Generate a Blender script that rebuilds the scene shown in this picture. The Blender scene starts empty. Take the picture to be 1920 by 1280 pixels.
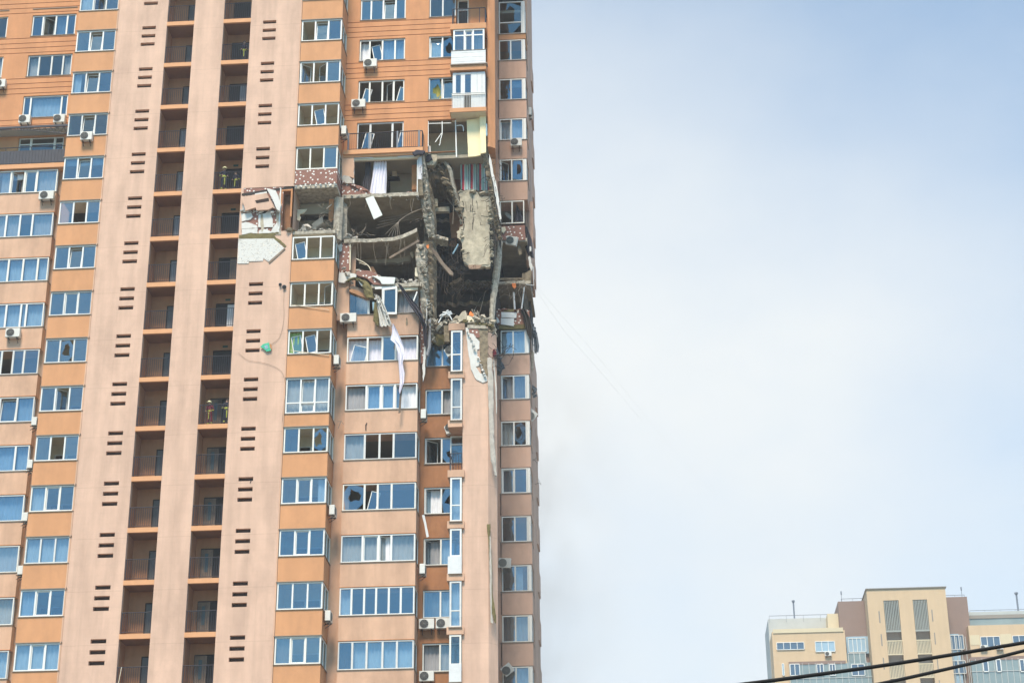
import bpy, math, random
import numpy as np
from mathutils import Vector, Matrix
S = bpy.context.scene
C = S.collection
# ------------------------------------------------------------------ camera
F_PX, YAW, PIT, ROLL = 3537.4761772, math.radians(-4.0001632), math.radians(23.8405), math.radians(-0.4770024)
CAM = Vector((29.764539, -97.730126, -26.655356))
_cy, _sy = math.cos(YAW), math.sin(YAW)
FW = Vector((_sy*math.cos(PIT), _cy*math.cos(PIT), math.sin(PIT)))
_r = Vector((_cy, -_sy, 0)); _u = _r.cross(FW)
RT = _r*math.cos(ROLL) + _u*math.sin(ROLL)
UP = _u*math.cos(ROLL) - _r*math.sin(ROLL)
cd = bpy.data.cameras.new('camera'); cam = bpy.data.objects.new('camera', cd); C.objects.link(cam)
cam.matrix_world = Matrix.Translation(CAM) @ Matrix((RT, UP, -FW)).transposed().to_4x4()
cd.sensor_width = 36.0; cd.lens = F_PX*36.0/1920.0; cd.clip_start = 0.5; cd.clip_end = 6000
S.camera = cam
# ------------------------------------------------------------------ world
SUN_EL, SUN_AZ = math.radians(57), math.radians(187)     # azimuth from +Y clockwise
w = bpy.data.worlds.new("World"); S.world = w; w.use_nodes = True
nt = w.node_tree; nt.nodes.clear()
def N(t, **k):
    n = nt.nodes.new(t)
    for a, b in k.items(): setattr(n, a, b)
    return n
out = N('ShaderNodeOutputWorld'); bg = N('ShaderNodeBackground')
sky = N('ShaderNodeTexSky', sky_type='NISHITA'); sky.sun_disc = False
sky.sun_elevation = SUN_EL; sky.sun_rotation = SUN_AZ; sky.air_density = 1.0; sky.dust_density = 0.6
tc = N('ShaderNodeTexCoord'); mp = N('ShaderNodeMapping')
mp.inputs['Scale'].default_value = (1.0, 1.0, 1.6)
nz = N('ShaderNodeTexNoise'); nz.inputs['Scale'].default_value = 2.6; nz.inputs['Detail'].default_value = 6; nz.inputs['Roughness'].default_value = 0.5
rp = N('ShaderNodeValToRGB'); rp.color_ramp.elements[0].position = 0.40; rp.color_ramp.elements[1].position = 0.68
sep = N('ShaderNodeSeparateXYZ')
nt.links.new(tc.outputs['Generated'], mp.inputs[0]); nt.links.new(mp.outputs[0], nz.inputs[0]); nt.links.new(nz.outputs['Fac'], rp.inputs[0])
nt.links.new(tc.outputs['Generated'], sep.inputs[0])
# thin smoke-white veil on the side of the sky behind the tower (+Y), thicker towards the horizon and the tower
vd = N('ShaderNodeVectorMath', operation='DOT_PRODUCT'); vd.inputs[1].default_value = Vector((-0.11, 0.95, 0.14)).normalized()
nt.links.new(tc.outputs['Generated'], vd.inputs[0])
mr = N('ShaderNodeMapRange'); mr.inputs[1].default_value = 0.81; mr.inputs[2].default_value = 0.99; mr.interpolation_type = 'SMOOTHSTEP'
nt.links.new(vd.outputs['Value'], mr.inputs[0])
ma = N('ShaderNodeMath', operation='MULTIPLY_ADD'); ma.inputs[1].default_value = 0.30; ma.use_clamp = True
nt.links.new(rp.outputs[0], ma.inputs[0]); 
ms = N('ShaderNodeMath', operation='MULTIPLY_ADD'); ms.inputs[1].default_value = 0.82; ms.inputs[2].default_value = 0.0
nt.links.new(mr.outputs[0], ms.inputs[0]); nt.links.new(ms.outputs[0], ma.inputs[2])
skm = N('ShaderNodeVectorMath', operation='MULTIPLY'); skm.inputs[1].default_value = (0.50, 1.04, 1.22)
nt.links.new(sky.outputs[0], skm.inputs[0])
mix = N('ShaderNodeMix', data_type='RGBA')
mix.inputs['B'].default_value = (5.0, 5.2, 5.25, 1)
# bright overhead glow, added to the sky out of view to lighten the facade
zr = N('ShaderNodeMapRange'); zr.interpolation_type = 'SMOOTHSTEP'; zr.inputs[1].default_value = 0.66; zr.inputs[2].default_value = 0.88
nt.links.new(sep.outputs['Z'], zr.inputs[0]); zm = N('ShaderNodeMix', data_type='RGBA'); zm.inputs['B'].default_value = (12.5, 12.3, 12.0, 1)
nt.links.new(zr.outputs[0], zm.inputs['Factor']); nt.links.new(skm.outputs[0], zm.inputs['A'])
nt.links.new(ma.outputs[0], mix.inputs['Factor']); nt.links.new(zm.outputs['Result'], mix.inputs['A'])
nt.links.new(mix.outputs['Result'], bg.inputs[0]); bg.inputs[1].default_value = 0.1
nt.links.new(bg.outputs[0], out.inputs[0])
# ------------------------------------------------------------------ sun (soft, through the smoke)
sd = bpy.data.lights.new('sun', 'SUN'); sd.energy = 3.0; sd.angle = math.radians(16); sd.color = (1.0, 0.87, 0.72)
so = bpy.data.objects.new('sun', sd); C.objects.link(so)
sv = Vector((math.sin(SUN_AZ)*math.cos(SUN_EL), math.cos(SUN_AZ)*math.cos(SUN_EL), math.sin(SUN_EL)))
so.rotation_euler = sv.to_track_quat('Z', 'Y').to_euler(); so.location = (0, -60, 80)
S.view_settings.view_transform = 'Standard'; S.view_settings.look = 'None'; S.view_settings.gamma = 1
S.view_settings.exposure = 0.87
S.render.engine = 'CYCLES'
# ------------------------------------------------------------------ helpers
R = random.Random(7)
GZ = CAM.z - 1.6
H = 3.0
def at(px, py, Y):
    d = FW*F_PX + RT*(px-960) + UP*(640-py)
    t = (Y-CAM.y)/d.y
    return CAM + d*t
def FL(k): return H*k - 2.77
def tag(o, label=None, cat=None, group=None, kind=None):
    if label: o['label'] = label
    if cat: o['category'] = cat
    if group: o['group'] = group
    if kind: o['kind'] = kind
    return o
def empty(name, loc, label, cat, group=None, rot=None):
    o = bpy.data.objects.new(name, None); C.objects.link(o); o.location = loc
    if rot: o.rotation_euler = rot
    return tag(o, label, cat, group)
def origin(o):
    v = Vector((0, 0, 0))
    while o is not None: v = v + Vector(o.location); o = o.parent
    return v
class MB:
    def __init__(s): s.v = []; s.f = []; s.m = []; s.cur = 0
    def face(s, *pts):
        b = len(s.v); s.v += [tuple(p) for p in pts]; s.f.append(tuple(range(b, b+len(pts)))); s.m.append(s.cur)
    def box(s, x0, x1, y0, y1, z0, z1):
        if x0 > x1: x0, x1 = x1, x0
        if y0 > y1: y0, y1 = y1, y0
        if z0 > z1: z0, z1 = z1, z0
        b = len(s.v)
        s.v += [(x0,y0,z0),(x1,y0,z0),(x1,y1,z0),(x0,y1,z0),(x0,y0,z1),(x1,y0,z1),(x1,y1,z1),(x0,y1,z1)]
        for q in ((0,3,2,1),(4,5,6,7),(0,1,5,4),(1,2,6,5),(2,3,7,6),(3,0,4,7)):
            s.f.append(tuple(b+i for i in q)); s.m.append(s.cur)
    def bar(s, a, b, r, n=4, twist=0.785):
        a = Vector(a); b = Vector(b); d = (b-a)
        if d.length < 1e-6: return
        d.normalize(); u = d.orthogonal().normalized(); v = d.cross(u); k = len(s.v)
        for p in (a, b):
            for i in range(n):
                t = 2*math.pi*i/n+twist; s.v.append(tuple(p + (u*math.cos(t)+v*math.sin(t))*r))
        for i in range(n): s.f.append((k+i, k+(i+1)%n, k+n+(i+1)%n, k+n+i)); s.m.append(s.cur)
        s.f.append(tuple(k+i for i in range(n))[::-1]); s.f.append(tuple(k+n+i for i in range(n))); s.m += [s.cur]*2
    def tube(s, pts, r, n=5):
        pts = [Vector(p) for p in pts]; k = len(s.v); L = len(pts); u = None
        for i, p in enumerate(pts):
            d = (pts[min(i+1, L-1)]-pts[max(i-1, 0)]).normalized()
            u = d.orthogonal().normalized() if u is None else (u-d*u.dot(d)).normalized()
            v = d.cross(u); rr = r[i] if isinstance(r, (list, tuple)) else r
            for j in range(n):
                t = 2*math.pi*j/n; s.v.append(tuple(p+(u*math.cos(t)+v*math.sin(t))*rr))
        for i in range(L-1):
            for j in range(n):
                s.f.append((k+i*n+j, k+i*n+(j+1)%n, k+(i+1)*n+(j+1)%n, k+(i+1)*n+j)); s.m.append(s.cur)
        s.f.append(tuple(k+j for j in range(n))[::-1]); s.f.append(tuple(k+(L-1)*n+j for j in range(n))); s.m += [s.cur]*2
    def prism(s, pts, off):
        """extrude the polygon pts (3D, roughly planar) by vector off"""
        off = Vector(off); a = [Vector(p) for p in pts]; b = [p+off for p in a]; n = len(a)
        nn = Vector((0, 0, 0))
        for i in range(n): nn += a[i].cross(a[(i+1) % n])
        if nn.dot(off) > 0: a.reverse(); b.reverse()
        k = len(s.v); s.v += [tuple(p) for p in a]+[tuple(p) for p in b]
        s.f.append(tuple(range(k, k+n))); s.f.append(tuple(range(k+2*n-1, k+n-1, -1)))
        s.m += [s.cur]*2
        for i in range(n): s.f.append((k+(i+1)%n, k+i, k+n+i, k+n+(i+1)%n)); s.m.append(s.cur)
    def grid(s, P):
        """P[i][j] rows of points"""
        k = len(s.v); a = len(P); b = len(P[0])
        for row in P: s.v += [tuple(p) for p in row]
        for i in range(a-1):
            for j in range(b-1):
                s.f.append((k+i*b+j, k+i*b+j+1, k+(i+1)*b+j+1, k+(i+1)*b+j)); s.m.append(s.cur)
    def rock(s, c, sx, sy, sz, rnd, j=0.28):
        c = Vector(c); e = Matrix.Rotation(rnd.uniform(0, 6.28), 3, 'Z') @ Matrix.Rotation(rnd.uniform(-.8, .8), 3, 'X') @ Matrix.Rotation(rnd.uniform(-.8, .8), 3, 'Y')
        b = len(s.v)
        for X, Y, Z in ((-1,-1,-1),(1,-1,-1),(1,1,-1),(-1,1,-1),(-1,-1,1),(1,-1,1),(1,1,1),(-1,1,1)):
            s.v.append(tuple(c + e @ Vector((X*sx*(1+rnd.uniform(-j, j)), Y*sy*(1+rnd.uniform(-j, j)), Z*sz*(1+rnd.uniform(-j, j))))*0.5))
        for q in ((0,3,2,1),(4,5,6,7),(0,1,5,4),(1,2,6,5),(2,3,7,6),(3,0,4,7)):
            s.f.append(tuple(b+i for i in q)); s.m.append(s.cur)
    def build(s, name, mat, parent=None, smooth=False, loc=None, label=None):
        me = bpy.data.meshes.new(name)
        o0 = origin(parent) if parent is not None else Vector(loc or (0, 0, 0))
        me.from_pydata([(x-o0.x, y-o0.y, z-o0.z) for x, y, z in s.v], [], s.f)
        mats = mat if isinstance(mat, (list, tuple)) else [mat]
        for m in mats: me.materials.append(m)
        if len(mats) > 1: me.polygons.foreach_set('material_index', s.m)
        if smooth: me.polygons.foreach_set('use_smooth', [True]*len(me.polygons))
        me.update()
        o = bpy.data.objects.new(name, me); C.objects.link(o)
        if parent is not None: o.parent = parent
        elif loc: o.location = loc
        if label: o['label'] = label
        return o
def wall(mb, x0, x1, z0, z1, Y, holes, depth=0.25, ax='x', back=None):
    """front sheet facing -Y with rectangular holes and their reveals (ax='y': a sheet facing +X at X=Y, x meaning y)"""
    def T(a, z, d):
        return (a, Y+d, z) if ax == 'x' else (Y-d, a, z)
    xs = sorted({x0, x1, *[min(max(h[0], x0), x1) for h in holes], *[min(max(h[1], x0), x1) for h in holes]})
    zs = sorted({z0, z1, *[min(max(h[2], z0), z1) for h in holes], *[min(max(h[3], z0), z1) for h in holes]})
    for i in range(len(xs)-1):
        run = None
        for j in range(len(zs)-1):
            cx, cz = (xs[i]+xs[i+1])/2, (zs[j]+zs[j+1])/2
            hole = any(h[0] < cx < h[1] and h[2] < cz < h[3] for h in holes)
            if not hole:
                mb.face(T(xs[i], zs[j], 0), T(xs[i+1], zs[j], 0), T(xs[i+1], zs[j+1], 0), T(xs[i], zs[j+1], 0))
    for h in holes:
        a, b, c, d = max(h[0], x0), min(h[1], x1), max(h[2], z0), min(h[3], z1)
        D = h[4] if len(h) > 4 else depth
        mb.face(T(a, c, 0), T(b, c, 0), T(b, c, D), T(a, c, D)); mb.face(T(a, d, 0), T(a, d, D), T(b, d, D), T(b, d, 0))
        mb.face(T(a, c, 0), T(a, c, D), T(a, d, D), T(a, d, 0)); mb.face(T(b, c, 0), T(b, d, 0), T(b, d, D), T(b, c, D))
def jag(pts, amp, step, rnd):
    """roughen the outline of a pixel polygon"""
    o = []
    n = len(pts)
    for i in range(n):
        a, b = pts[i], pts[(i+1) % n]; L = math.hypot(b[0]-a[0], b[1]-a[1]); k = max(1, int(L/step))
        for j in range(k):
            t = j/k; q = amp if j else amp*0.3
            o.append((a[0]+(b[0]-a[0])*t+rnd.uniform(-q, q), a[1]+(b[1]-a[1])*t+rnd.uniform(-q, q)))
    return o
def patch(mb, pts, Y, th, amp=0, step=6, seed=1):
    rnd = random.Random(seed)
    if amp: pts = jag(pts, amp, step, rnd)
    mb.prism([at(x, y, Y) for x, y in pts], (0, th, 0))
# ------------------------------------------------------------------ materials
def mat(name, col, rough=0.85, spec=0.3, var=0.0, vscale=1.0, streak=0.0, bump=0.0, bscale=40, metal=0.0, dirt=None, dirtfac=0.0, dscale=0.5, soot=0.0, seam=False):
    m = bpy.data.materials.new(name); m.use_nodes = True; t = m.node_tree; b = t.nodes['Principled BSDF']
    b.inputs['Base Color'].default_value = (*col, 1); b.inputs['Roughness'].default_value = rough
    b.inputs['Specular IOR Level'].default_value = spec; b.inputs['Metallic'].default_value = metal
    def n(ty): return t.nodes.new(ty)
    geo = n('ShaderNodeNewGeometry'); cur = None
    rgb = n('ShaderNodeRGB'); rgb.outputs[0].default_value = (*col, 1); cur = rgb.outputs[0]
    def noise(scale, mapping=(1, 1, 1), det=5, rgh=0.55):
        mp = n('ShaderNodeMapping'); mp.inputs['Scale'].default_value = mapping; t.links.new(geo.outputs['Position'], mp.inputs[0])
        z = n('ShaderNodeTexNoise'); z.inputs['Scale'].default_value = scale; z.inputs['Detail'].default_value = det; z.inputs['Roughness'].default_value = rgh
        t.links.new(mp.outputs[0], z.inputs[0]); return z.outputs['Fac']
    def mul(cur, fac, lo, hi, p0=0.3, p1=0.7):
        mr = n('ShaderNodeMapRange'); mr.inputs[1].default_value = p0; mr.inputs[2].default_value = p1; mr.inputs[3].default_value = lo; mr.inputs[4].default_value = hi
        t.links.new(fac, mr.inputs[0]); sc = n('ShaderNodeVectorMath'); sc.operation = 'SCALE'
        t.links.new(cur, sc.inputs[0]); t.links.new(mr.outputs[0], sc.inputs['Scale']); return sc.outputs[0]
    if var: cur = mul(cur, noise(vscale, det=8, rgh=0.65), 1-var, 1+var)
    if streak: cur = mul(cur, noise(1.3, (1, 1, 0.12), det=6), 1-streak, 1+streak*0.4, 0.38, 0.6)
    if dirtfac:
        mr = n('ShaderNodeMapRange'); mr.inputs[1].default_value = 0.5; mr.inputs[2].default_value = 0.72; mr.inputs[4].default_value = dirtfac
        t.links.new(noise(dscale, (1, 1, 0.6), det=9, rgh=0.7), mr.inputs[0])
        mx = n('ShaderNodeMix'); mx.data_type = 'RGBA'; t.links.new(mr.outputs[0], mx.inputs['Factor']); t.links.new(cur, mx.inputs['A'])
        mx.inputs['B'].default_value = (*(dirt or (0.1, 0.09, 0.07)), 1); cur = mx.outputs['Result']
    if soot:
        if seam:      # faint horizontal day joints each storey, a fine trowel grid
            sx = n('ShaderNodeSeparateXYZ'); t.links.new(geo.outputs['Position'], sx.inputs[0])
            for src, per, wd, lo in (('Z', 3.0, .03, .86), ('Z', .6, .03, .965), ('X', .6, .03, .965)):
                a1 = n('ShaderNodeMath'); a1.operation = 'MULTIPLY_ADD'; a1.inputs[1].default_value = 1/per; a1.inputs[2].default_value = 100.12; t.links.new(sx.outputs[src], a1.inputs[0])
                a2 = n('ShaderNodeMath'); a2.operation = 'FRACT'; t.links.new(a1.outputs[0], a2.inputs[0])
                a3 = n('ShaderNodeMath'); a3.operation = 'LESS_THAN'; a3.inputs[1].default_value = wd/per; t.links.new(a2.outputs[0], a3.inputs[0])
                a4 = n('ShaderNodeMapRange'); a4.inputs[3].default_value = 1; a4.inputs[4].default_value = lo; t.links.new(a3.outputs[0], a4.inputs[0])
                sc = n('ShaderNodeVectorMath'); sc.operation = 'SCALE'; t.links.new(cur, sc.inputs[0]); t.links.new(a4.outputs[0], sc.inputs['Scale']); cur = sc.outputs[0]
        # soot and dust deposited round the blast
        ds = n('ShaderNodeVectorMath'); ds.operation = 'DISTANCE'; ds.inputs[1].default_value = (19.3, 3.0, 23.5); t.links.new(geo.outputs['Position'], ds.inputs[0])
        ad = n('ShaderNodeMath'); ad.operation = 'MULTIPLY_ADD'; ad.inputs[1].default_value = -9.0; t.links.new(noise(.8, (1, 1, .35), 8, .7), ad.inputs[0]); t.links.new(ds.outputs['Value'], ad.inputs[2])
        mr = n('ShaderNodeMapRange'); mr.interpolation_type = 'SMOOTHSTEP'; mr.inputs[1].default_value = 4.0; mr.inputs[2].default_value = 0.0; mr.inputs[3].default_value = 0; mr.inputs[4].default_value = soot; t.links.new(ad.outputs[0], mr.inputs[0])
        mx = n('ShaderNodeMix'); mx.data_type = 'RGBA'; t.links.new(mr.outputs[0], mx.inputs['Factor']); t.links.new(cur, mx.inputs['A']); mx.inputs['B'].default_value = (0.09, 0.075, 0.06, 1); cur = mx.outputs['Result']
    if var or streak or dirtfac: t.links.new(cur, b.inputs['Base Color'])
    if bump:
        bp = n('ShaderNodeBump'); bp.inputs['Strength'].default_value = bump; bp.inputs['Distance'].default_value = 0.03
        t.links.new(noise(bscale, det=4), bp.inputs['Height']); t.links.new(bp.outputs[0], b.inputs['Normal'])
    return m
M = {}
M['pink'] = mat('pink_render', (0.60, 0.405, 0.30), var=0.07, vscale=0.9, streak=0.12, bump=0.3, dirt=(0.30, 0.20, 0.15), dirtfac=0.35, dscale=0.35, soot=0.5, seam=True)
M['pinkb'] = mat('pink_render_bands', (0.58, 0.365, 0.245), var=0.08, vscale=0.9, streak=0.12, bump=0.3, dirt=(0.30, 0.19, 0.13), dirtfac=0.4, dscale=0.5, soot=0.5)
M['orange'] = mat('orange_render', (0.56, 0.28, 0.135), var=0.07, vscale=0.8, streak=0.06, bump=0.3, dirt=(0.30, 0.16, 0.08), dirtfac=0.35, dscale=0.5, soot=0.5)
M['orangew'] = mat('orange_wall_render', (0.56, 0.26, 0.12), var=0.07, vscale=0.8, streak=0.08, bump=0.3, dirt=(0.26, 0.13, 0.07), dirtfac=0.35, dscale=0.5, soot=0.5)
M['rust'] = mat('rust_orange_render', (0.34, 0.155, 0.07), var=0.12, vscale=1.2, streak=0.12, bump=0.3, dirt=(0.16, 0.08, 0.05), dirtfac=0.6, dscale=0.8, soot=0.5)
M['salmon'] = mat('salmon_render', (0.50, 0.32, 0.235), var=0.06, vscale=0.8, streak=0.10, bump=0.3, dirt=(0.22, 0.15, 0.12), dirtfac=0.5, dscale=0.4, soot=0.5)
M['groove'] = mat('groove_paint', (0.16, 0.055, 0.035))
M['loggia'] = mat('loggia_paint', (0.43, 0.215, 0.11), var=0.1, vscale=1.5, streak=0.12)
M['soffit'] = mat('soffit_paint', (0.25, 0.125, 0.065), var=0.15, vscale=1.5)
M['slab'] = mat('slab_edge_paint', (0.62, 0.32, 0.16), var=0.06, vscale=2)
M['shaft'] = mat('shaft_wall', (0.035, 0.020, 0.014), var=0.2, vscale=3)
M['pvc'] = mat('white_pvc', (0.70, 0.70, 0.66), rough=0.4, spec=0.5)
M['pvc2'] = mat('cream_white_pvc', (0.70, 0.68, 0.61), rough=0.45, spec=0.5, var=.05, vscale=3)
M['pvcold'] = mat('greyed_white_pvc', (0.60, 0.60, 0.57), rough=0.5, spec=0.4, var=.08, vscale=3)
M['pvcdirty'] = mat('weathered_white_panel', (0.62, 0.635, 0.63), rough=0.5, var=0.08, vscale=3)
M['sill'] = mat('sill_metal', (0.23, 0.19, 0.15), rough=0.5)
M['metal'] = mat('dark_railing_metal', (0.05, 0.05, 0.06), rough=0.5)
M['greymetal'] = mat('grey_railing_metal', (0.16, 0.18, 0.21), rough=0.5)
M['sheer'] = mat('sheer_white_curtain', (0.74, 0.74, 0.76), rough=0.95, var=0.12, vscale=1.2)
M['lilac'] = mat('lilac_white_fabric', (0.72, 0.70, 0.77), rough=0.95, var=0.06, vscale=6)
M['curt_grey'] = mat('grey_curtain', (0.30, 0.30, 0.31), rough=0.95, var=0.15)
M['curt_dark'] = mat('charcoal_curtain', (0.055, 0.052, 0.058), rough=0.95, var=0.1)
M['curt_yel'] = mat('mustard_curtain', (0.42, 0.34, 0.07), rough=0.95, var=0.1, vscale=4)
M['curt_grn'] = mat('lime_curtain', (0.25, 0.40, 0.14), rough=0.95)
M['beige'] = mat('room_beige', (0.52, 0.44, 0.33), var=0.1)
M['tan'] = mat('balcony_tan', (0.68, 0.60, 0.44), var=0.08, vscale=2)
M['bceil'] = mat('pale_balcony_ceiling', (0.68, 0.60, 0.45), var=0.08, vscale=2)
M['taupe'] = mat('room_taupe', (0.34, 0.30, 0.23), var=0.06, vscale=1, bump=.1)
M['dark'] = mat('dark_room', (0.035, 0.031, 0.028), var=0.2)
M['soot'] = mat('sooty_concrete', (0.034, 0.030, 0.026), var=0.5, vscale=2.0, dirt=(0.02, 0.018, 0.016), dirtfac=0.7, dscale=0.7, bump=0.6, bscale=10)
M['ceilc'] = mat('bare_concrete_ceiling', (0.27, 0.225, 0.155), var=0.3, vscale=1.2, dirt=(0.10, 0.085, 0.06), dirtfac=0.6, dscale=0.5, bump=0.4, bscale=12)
M['conc'] = mat('broken_concrete', (0.38, 0.34, 0.27), var=0.5, vscale=4.5, dirt=(0.10, 0.09, 0.075), dirtfac=0.6, dscale=1.2, bump=0.8, bscale=14)
M['concd'] = mat('dirty_concrete', (0.20, 0.16, 0.105), var=0.55, vscale=4.0, dirt=(0.05, 0.04, 0.03), dirtfac=0.7, dscale=1.0, bump=0.9, bscale=9)
M['dust'] = mat('pale_dusty_rubble', (0.42, 0.39, 0.34), var=0.25, vscale=3.0, bump=0.6, bscale=10)
M['plaster'] = mat('cracked_beige_plaster', (0.42, 0.37, 0.275), var=0.3, vscale=2.2, dirt=(0.17, 0.145, 0.11), dirtfac=0.75, dscale=1.1, bump=0.9, bscale=7)
M['char'] = mat('scorched_underside', (0.07, 0.052, 0.03), var=0.6, vscale=3.0, dirt=(0.03, 0.025, 0.015), dirtfac=0.8, dscale=1.0, bump=1.0, bscale=8)
M['cream'] = mat('cream_wall_paint', (0.84, 0.72, 0.44), var=0.04)
M['insul'] = mat('white_foam_insulation', (0.62, 0.61, 0.57), var=0.05, vscale=3, dirt=(0.40, 0.37, 0.32), dirtfac=0.5, dscale=1.5, bump=.2)
M['wool'] = mat('olive_mineral_wool', (0.15, 0.125, 0.05), var=0.35, vscale=4, bump=0.9, bscale=20)
M['wood'] = mat('brown_wood', (0.24, 0.12, 0.06), var=0.2, vscale=3, streak=0.2)
M['oak'] = mat('orange_wood', (0.50, 0.23, 0.10), var=0.1, vscale=2, streak=0.1)
M['weathered'] = mat('weathered_planks', (0.20, 0.15, 0.11), var=0.3, vscale=2, streak=0.35)
M['acw'] = mat('white_ac_casing', (0.62, 0.61, 0.56), rough=0.5, var=0.05, vscale=4)
M['acd'] = mat('dark_grille', (0.045, 0.042, 0.04), rough=0.5)
M['acg'] = mat('grey_grille', (0.22, 0.22, 0.20), rough=0.5)
M['cloth'] = mat('charcoal_cloth', (0.045, 0.042, 0.052), rough=0.95, var=0.15, vscale=5)
M['wire'] = mat('bent_rebar', (0.26, 0.22, 0.17), rough=0.7, metal=0.2)
M['wireb'] = mat('rusty_dark_rebar', (0.085, 0.065, 0.045), rough=0.8)
M['wired'] = mat('dark_cable', (0.02, 0.018, 0.018), rough=0.6)
M['teal'] = mat('blue_grey_box', (0.05, 0.09, 0.10), rough=0.5)
M['board'] = mat('white_board', (0.64, 0.67, 0.62), rough=0.6)
M['doorg'] = mat('grey_green_door', (0.10, 0.10, 0.095), rough=0.5)
M['doorl'] = mat('grey_blue_door', (0.22, 0.23, 0.24), rough=0.5)
M['sign'] = mat('dark_green_sign', (0.02, 0.07, 0.045), rough=0.5)
M['navy'] = mat('navy_uniform', (0.018, 0.020, 0.035), rough=0.9)
M['vis'] = mat('hi_vis_yellow', (0.42, 0.46, 0.06), rough=0.6)
M['helmet'] = mat('pale_helmet', (0.62, 0.60, 0.36), rough=0.35)
M['skin'] = mat('skin', (0.48, 0.29, 0.21), rough=0.6)
M['hair'] = mat('dark_hair', (0.03, 0.022, 0.018), rough=0.7)
M['maroon'] = mat('maroon_cloth', (0.16, 0.02, 0.03), rough=0.95)
M['bluecl'] = mat('pale_blue_cloth', (0.25, 0.38, 0.45), rough=0.95, var=.2, vscale=6)
M['orangecl'] = mat('bright_orange_debris', (0.75, 0.22, 0.06), rough=0.8)
M['greycl'] = mat('slate_tattered_cloth', (0.10, 0.12, 0.14), rough=0.95, var=.3, vscale=5)
M['shadegreen'] = mat('green_plastic', (0.05, 0.42, 0.25), rough=0.6, var=.3, vscale=8)
M['asphalt'] = mat('paving', (0.15, 0.14, 0.12), var=0.15, vscale=0.6)
M['roof'] = mat('roof_felt', (0.15, 0.15, 0.15), var=0.1)
M['fy'] = mat('pale_yellow_render', (0.55, 0.41, 0.26), var=0.04, vscale=0.4, streak=.04)
M['fy2'] = mat('cream_render', (0.58, 0.50, 0.34), var=0.03)
M['fb'] = mat('mauve_brown_render', (0.24, 0.17, 0.14), var=0.05)
M['fg'] = mat('pale_grey_cladding', (0.42, 0.44, 0.42), var=0.05)
M['flv'] = mat('grey_green_louvre', (0.30, 0.32, 0.29))
M['fgl'] = mat('grey_green_spandrel_glass', (0.22, 0.28, 0.28), rough=0.15, spec=0.6, var=0.12, vscale=0.5)
M['fgd'] = mat('dull_blue_window_glass', (0.08, 0.13, 0.19), rough=0.1, spec=0.8)
M['fbl'] = mat('pale_blue_glazing', (0.30, 0.42, 0.50), rough=0.2, spec=0.6, var=0.1, vscale=0.4)
M['fdk'] = mat('loggia_shade_paint', (0.24, 0.225, 0.20))
M['cable'] = mat('black_cable_sheath', (0.006, 0.006, 0.006), rough=0.7)
M['rope'] = mat('pale_rope', (0.62, 0.62, 0.62), rough=0.9)
def glass(nm='window_glass', fac=.22, tint=(0.80, 0.90, 0.98), trc=(0.50, 0.62, 0.68), nsc=1.1, bst=.25):
    m = bpy.data.materials.new(nm); m.use_nodes = True; t = m.node_tree; t.nodes.clear()
    o = t.nodes.new('ShaderNodeOutputMaterial'); mx = t.nodes.new('ShaderNodeMixShader'); tr = t.nodes.new('ShaderNodeBsdfTransparent'); gl = t.nodes.new('ShaderNodeBsdfGlossy')
    tr.inputs[0].default_value = (*trc, 1); gl.inputs[0].default_value = (*tint, 1); gl.inputs['Roughness'].default_value = 0.02
    ge = t.nodes.new('ShaderNodeNewGeometry'); nz = t.nodes.new('ShaderNodeTexNoise'); nz.inputs['Scale'].default_value = nsc
    bp = t.nodes.new('ShaderNodeBump'); bp.inputs['Strength'].default_value = bst; bp.inputs['Distance'].default_value = 0.05
    t.links.new(ge.outputs['Position'], nz.inputs[0]); t.links.new(nz.outputs['Fac'], bp.inputs['Height']); t.links.new(bp.outputs[0], gl.inputs['Normal'])
    mx.inputs[0].default_value = fac
    t.links.new(tr.outputs[0], mx.inputs[1]); t.links.new(gl.outputs[0], mx.inputs[2]); t.links.new(mx.outputs[0], o.inputs[0]); return m
M['glass'] = glass()
M['glass2'] = glass('dull_window_glass', .15, (0.8, 0.86, 0.88), (0.58, 0.62, 0.62), .7, .4)
M['glass3'] = glass('blue_window_glass', .22, (0.66, 0.85, 0.98), (0.42, 0.55, 0.64), 1.6, .5)
M['glass4'] = glass('grey_window_glass', .30, (0.72, 0.78, 0.80), (0.55, 0.60, 0.62), .9, .3)
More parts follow.
